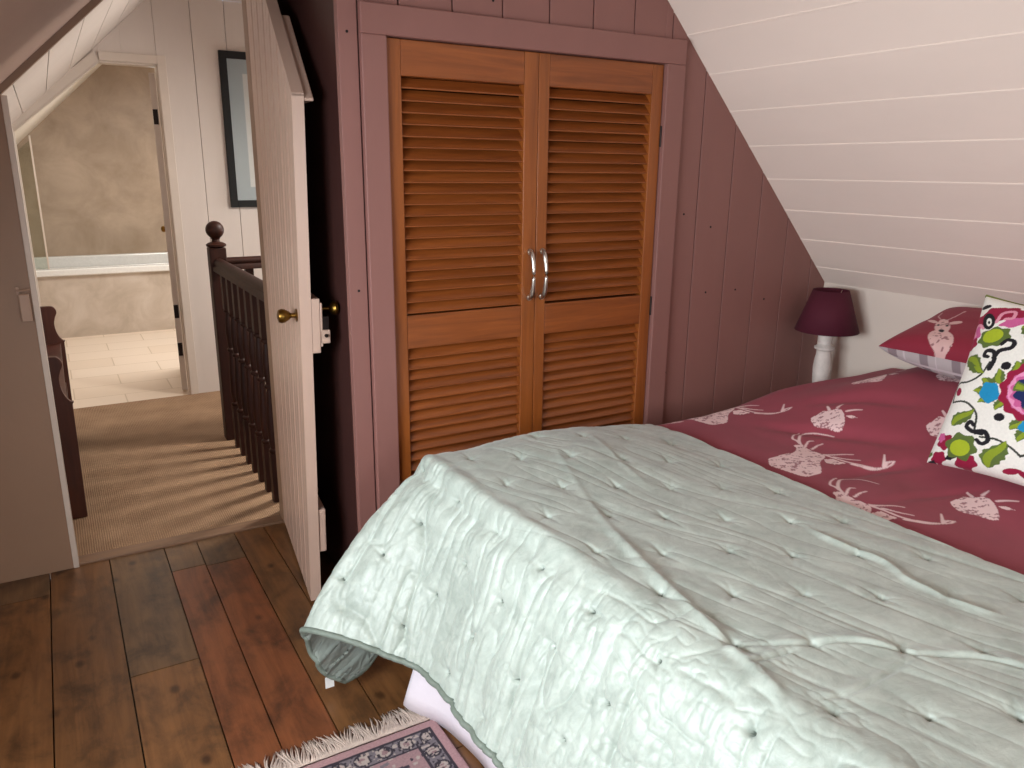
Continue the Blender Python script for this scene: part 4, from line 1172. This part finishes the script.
# quilting tufts on a skewed grid
tufts = []
for i in range(-9, 6):
    ax = 1.077+0.1235*i
    for j in range(-8, 9):
        by = 1.358-0.60*(ax-1.077)+0.203*j
        tufts.append((ax+rngt.uniform(-0.006, 0.006), by+rngt.uniform(-0.008, 0.008)))
dmin = np.full((nV, nU), 1e9)
for ax, by in tufts:
    if by < 0 or by > 2.75: continue
    da, db = Ac-ax, Bc2-by; d = np.hypot(da, db)
    m = d < 0.12
    if not m.any(): continue
    dd = d[m]; t = np.arctan2(db[m], da[m])
    ph = rngt.uniform(0, 6.28); kk = rngt.randint(4, 7)
    disp[m] += -0.0075*np.exp(-(dd/0.0060)**2)-0.0040*np.exp(-(dd/0.022)**2)
    for q in range(5):       # short creases drawn in towards the stitch
        an = ph+q*1.2566+rngt.uniform(-0.4, 0.4); L_ = rngt.uniform(0.018, 0.045)
        al = da[m]*math.cos(an)+db[m]*math.sin(an); ac = -da[m]*math.sin(an)+db[m]*math.cos(an)
        disp[m] += -0.0022*np.exp(-(ac/0.0042)**2)*np.exp(-(al/L_)**2)*(al > 0)
    # stretched pucker running across the bed
    disp[m] += -0.0028*np.exp(-(da[m]/0.006)**2-(db[m]/0.040)**2)
    dmin[m] = np.minimum(dmin[m], dd)
# crumpled-cloth relief: soft swells with sharp little valleys along the zero lines of a warped noise
def crumple(x, y, seed, w=0.055):
    n = vnoise(x+0.9*vnoise(x*0.7, y*0.7, seed+1), y+0.9*vnoise(x*0.7, y*0.7, seed+2), seed)
    return np.abs(n)*1.4-0.9*np.exp(-(n/w)**2)*0.35
wob = 0.05*vnoise(Bc2*3, Ac*3, 8)
qx = Ac+0.30*Bc2+wob
disp += topw*(0.0042*crumple(qx*13, Bc2*2.0, 11)+0.0022*crumple(qx*30, Bc2*4.5, 12)+0.0055*vnoise(qx*7, Bc2*1.6, 19)+0.0045*vnoise(Ac*9, Bc2*9, 29))
fx = Bc2+0.03*vnoise(Ac*6, Bc2*6, 2)
disp += foot*(0.0200*crumple(fx*12, Ac*2.1, 13)+0.0105*crumple(fx*27, Ac*4.6, 14)+0.0030*crumple(fx*62, Ac*18, 15)+0.006*vnoise(fx*6, Ac*5, 23))
disp += 0.0010*vnoise(Bc2*75, Ac*75, 16)*(0.4+foot)
disp += 0.026*np.exp(-((X_-1.28)/0.24)**2)*sstep(1.35, 1.75, Y_)*sstep(0.5, 0.62, Z_)
# rolled ridge along the foot edge
yr = np.array([0.3, 1.055, 1.30, 1.527, 1.765, 1.93, 2.1]); xr = np.array([0.915, 0.905, 0.90, 0.885, 0.87, 0.86, 0.86])
xrid = np.interp(Y_, yr, xr)
ridw = sstep(1.0, 1.5, Y_)*0.9+0.1
disp += (0.013*np.exp(-((X_-xrid)/0.020)**2)-0.010*np.exp(-((X_-xrid+0.040)/0.016)**2))*ridw*sstep(0.58, 0.64, Z_)
# pronounced creases seen on the top
for pts, dep, wid in (([(0.936,0.834),(1.03,0.778),(1.134,0.729),(1.207,0.65),(1.287,0.594),(1.316,0.551),(1.34,0.50)], -0.009, 0.010),
                      ([(0.929,0.77),(1.03,0.762)], -0.010, 0.009), ([(0.948,0.658),(1.033,0.638),(1.198,0.644)], -0.006, 0.010),
                      ([(1.456,1.095),(1.445,1.005),(1.462,0.887),(1.432,0.805),(1.444,0.684),(1.471,0.636)], 0.009, 0.009),
                      ([(1.053,1.358),(0.987,1.084),(0.957,0.919),(0.942,0.831)], 0.010, 0.014), ([(0.913,0.677),(0.929,0.77),(0.936,0.834)], 0.008, 0.012),
                      ([(1.20,1.80),(1.10,1.50),(1.04,1.30)], 0.003, 0.011), ([(1.36,1.85),(1.30,1.60),(1.27,1.42)], 0.003, 0.012)):
    d, t = dline(X_, Y_, crom(pts, 5))
    env = np.clip(np.sin(PI*np.clip(t, 0.03, 0.97))*2, 0, 1)*sstep(0.60, 0.64, Z_)
    if dep > 0: disp += dep*np.exp(-(d/wid)**2)*env
    else:      # a pleat: raised lip on the head side, sharp valley on the foot side
        d2_, _ = dline(X_-0.009, Y_-0.004, crom(pts, 5))
        disp += env*(0.55*abs(dep)*np.exp(-(d2_/0.017)**2)-0.75*abs(dep)*np.exp(-(d/0.0050)**2))
# fine random crackle near the foot edge on the near side
ck = sstep(1.05, 0.85, X_)*sstep(1.3, 0.9, Y_)*(Z_ > 0.3)
disp += ck*(0.0085*crumple(Ac*17, Bc2*15, 17)+0.0035*crumple(Ac*38, Bc2*34, 27))
# calm the turned-back corner panel
calm = sstep(1.93, 1.99, Y_)
disp *= (1-0.75*calm)
hemf = np.minimum((nU-1-np.arange(nU))[None, :]*0.004, 1)
P2 = P1+N*disp[..., None]
P2[..., 2] = np.maximum(P2[..., 2], 0.012)
P2[..., 1] = np.minimum(P2[..., 1], 2.165)
mb = MB().grid(P2, flip=False)
vv = np.array(mb.v)
o = build('throw', mb, [M['velvet'], M['velvet_lining']], smooth=True)
# make face normals point outward
if o.data.polygons[(nV//2)*(nU-1)+30].normal.z < 0: o.data.flip_normals()
so = o.modifiers.new('thick', 'SOLIDIFY'); so.thickness = 0.007; so.offset = -1; so.material_offset = 1; so.material_offset_rim = 0
tag(o, 'sage green quilted velvet throw draped over the foot of the bed', 'throw')
th_ = o
tcol = np.ones((nV, nU, 3)); tcol[dmin < 0.0042] = (0.22, 0.24, 0.22)
set_tint(th_, tcol.reshape(-1, 3))
# corded hem along foot and far side
hem = [tuple(P2[i, -1]) for i in range(0, nV, 3)]
hem2 = [tuple(P2[-1, j]) for j in range(nU-1, -1, -3)]
build('hem', MB().tube(hem+hem2[1:], 0.0085, 8), M['velvet_hem'], th_, smooth=True); set_tint(th_.children[-1] if False else bpy.data.objects['hem'], np.ones((1, 3)))
edge = [tuple(P2[i, 0]) for i in range(0, nV, 3)]
build('edging', MB().tube([(x, y, z-0.003) for x, y, z in edge], 0.0035, 8), M['velvet'], th_, smooth=True); set_tint(bpy.data.objects['edging'], np.ones((1, 3)))
mb = MB(); 
mb.box(0.527, 1.945, 0.030, 0.553, 1.9475, 0.066)
lb_ = build('care_label', mb, M['bath_white'], th_); lb_['label'] = 'small white care label'

# rug --------------------------------------------------------------------------------------------------
rg = thing('rug', 'fringed pink and navy patterned rug at the foot of the bed', 'rug', (0.26, 1.0, 0))
RX0, RX1, RY1, RY0 = -0.28, 0.765, 1.700, -0.20
xs_ = np.linspace(RX0, RX1, 400); ys_ = np.concatenate([np.linspace(RY0, 1.36, 60)[:-1], np.linspace(1.36, RY1, 130)])
X, Y = np.meshgrid(xs_, ys_, indexing='ij')
de = np.minimum(np.minimum(RX1-X, X-RX0), np.minimum(RY1-Y, Y-RY0))
zt = 0.011*np.clip(de/0.006, 0, 1)+0.0005+0.001*vnoise(X*60, Y*60, 3)
o = build('pile', MB().grid(np.stack([X, Y, zt], -1)), M['rug'], rg, smooth=True)
rp, rn, rc, rb = lin((164, 130, 132)), lin((52, 44, 54)), lin((182, 166, 158)), lin((120, 110, 116))
c = np.tile(rp, X.shape+(1,)).astype(float)
c[de < 0.030] = lin((178, 138, 140))
c[(de > 0.030) & (de < 0.038)] = rn
band = (de >= 0.038) & (de < 0.085)
c[band] = rb
# flower motifs in the band
tt_ = np.where(RY1-Y < np.minimum(RX1-X, X-RX0), X, Y)
q = np.mod(tt_, 0.062)-0.031; w_ = de-0.0615
c[band & (np.hypot(q, w_) < 0.016)] = rc; c[band & (np.hypot(q, w_) < 0.009)] = rp*0.8
c[band & (np.abs(np.hypot(q, w_)-0.020) < 0.003)] = rn
c[band & (vnoise(X*150, Y*150, 8) > 0.22)] = rn; c[band & (vnoise(X*130, Y*130, 18) > 0.25)] = rc
c[(de >= 0.085) & (de < 0.092)] = rn
b2 = (de >= 0.092)
q1 = np.mod(X, 0.16)-0.08; q2 = np.mod(Y+0.02, 0.16)-0.08; rr = np.hypot(q1, q2); ta = np.arctan2(q2, q1)
c[b2 & (rr < 0.036*(1+0.25*np.cos(6*ta)))] = rn*1.4; c[b2 & (rr < 0.028*(1+0.25*np.cos(6*ta)))] = rc; c[b2 & (rr < 0.014)] = rp*0.7
c[b2 & (np.abs(rr-0.066) < 0.005) & (np.cos(9*ta) > -0.2)] = rb
c[b2 & (vnoise(X*55, Y*55, 21) > 0.26)] = rn*1.5; c[b2 & (vnoise(X*60, Y*60, 31) > 0.28)] = rc
set_tint(o, c.reshape(-1, 3))
mb = MB(); rf = random.Random(4)
def frond(x0, y0, dxx, L, w):
    pts = []
    for k in range(5):
        t = k/4
        pts.append((x0+dxx*t+0.006*math.sin(t*4+x0*90), y0+L*t, 0.009*(1-t)+0.003+0.004*math.sin(t*PI)*rf.random()))
    mb.tube(pts, [w, w*1.1, w, w*0.8, w*0.35], 5)
for k in range(520):
    x = RX0+0.004+(RX1-RX0-0.008)*k/519
    bend = 0.5*math.sin(x*23)+0.6*math.sin(x*61+1)
    frond(x+rf.uniform(-0.001, 0.001), RY1-0.002, 0.018*bend+rf.uniform(-0.012, 0.012), rf.uniform(0.065, 0.10), rf.uniform(0.0018, 0.0030))
fo = build('fringe', mb, M['fringe'], rg, smooth=True); fo['kind'] = 'stuff'; fo['label'] = 'knotted pale fringe'
for o_ in bpy.data.objects:
    if '_base' in o_: del o_['_base']
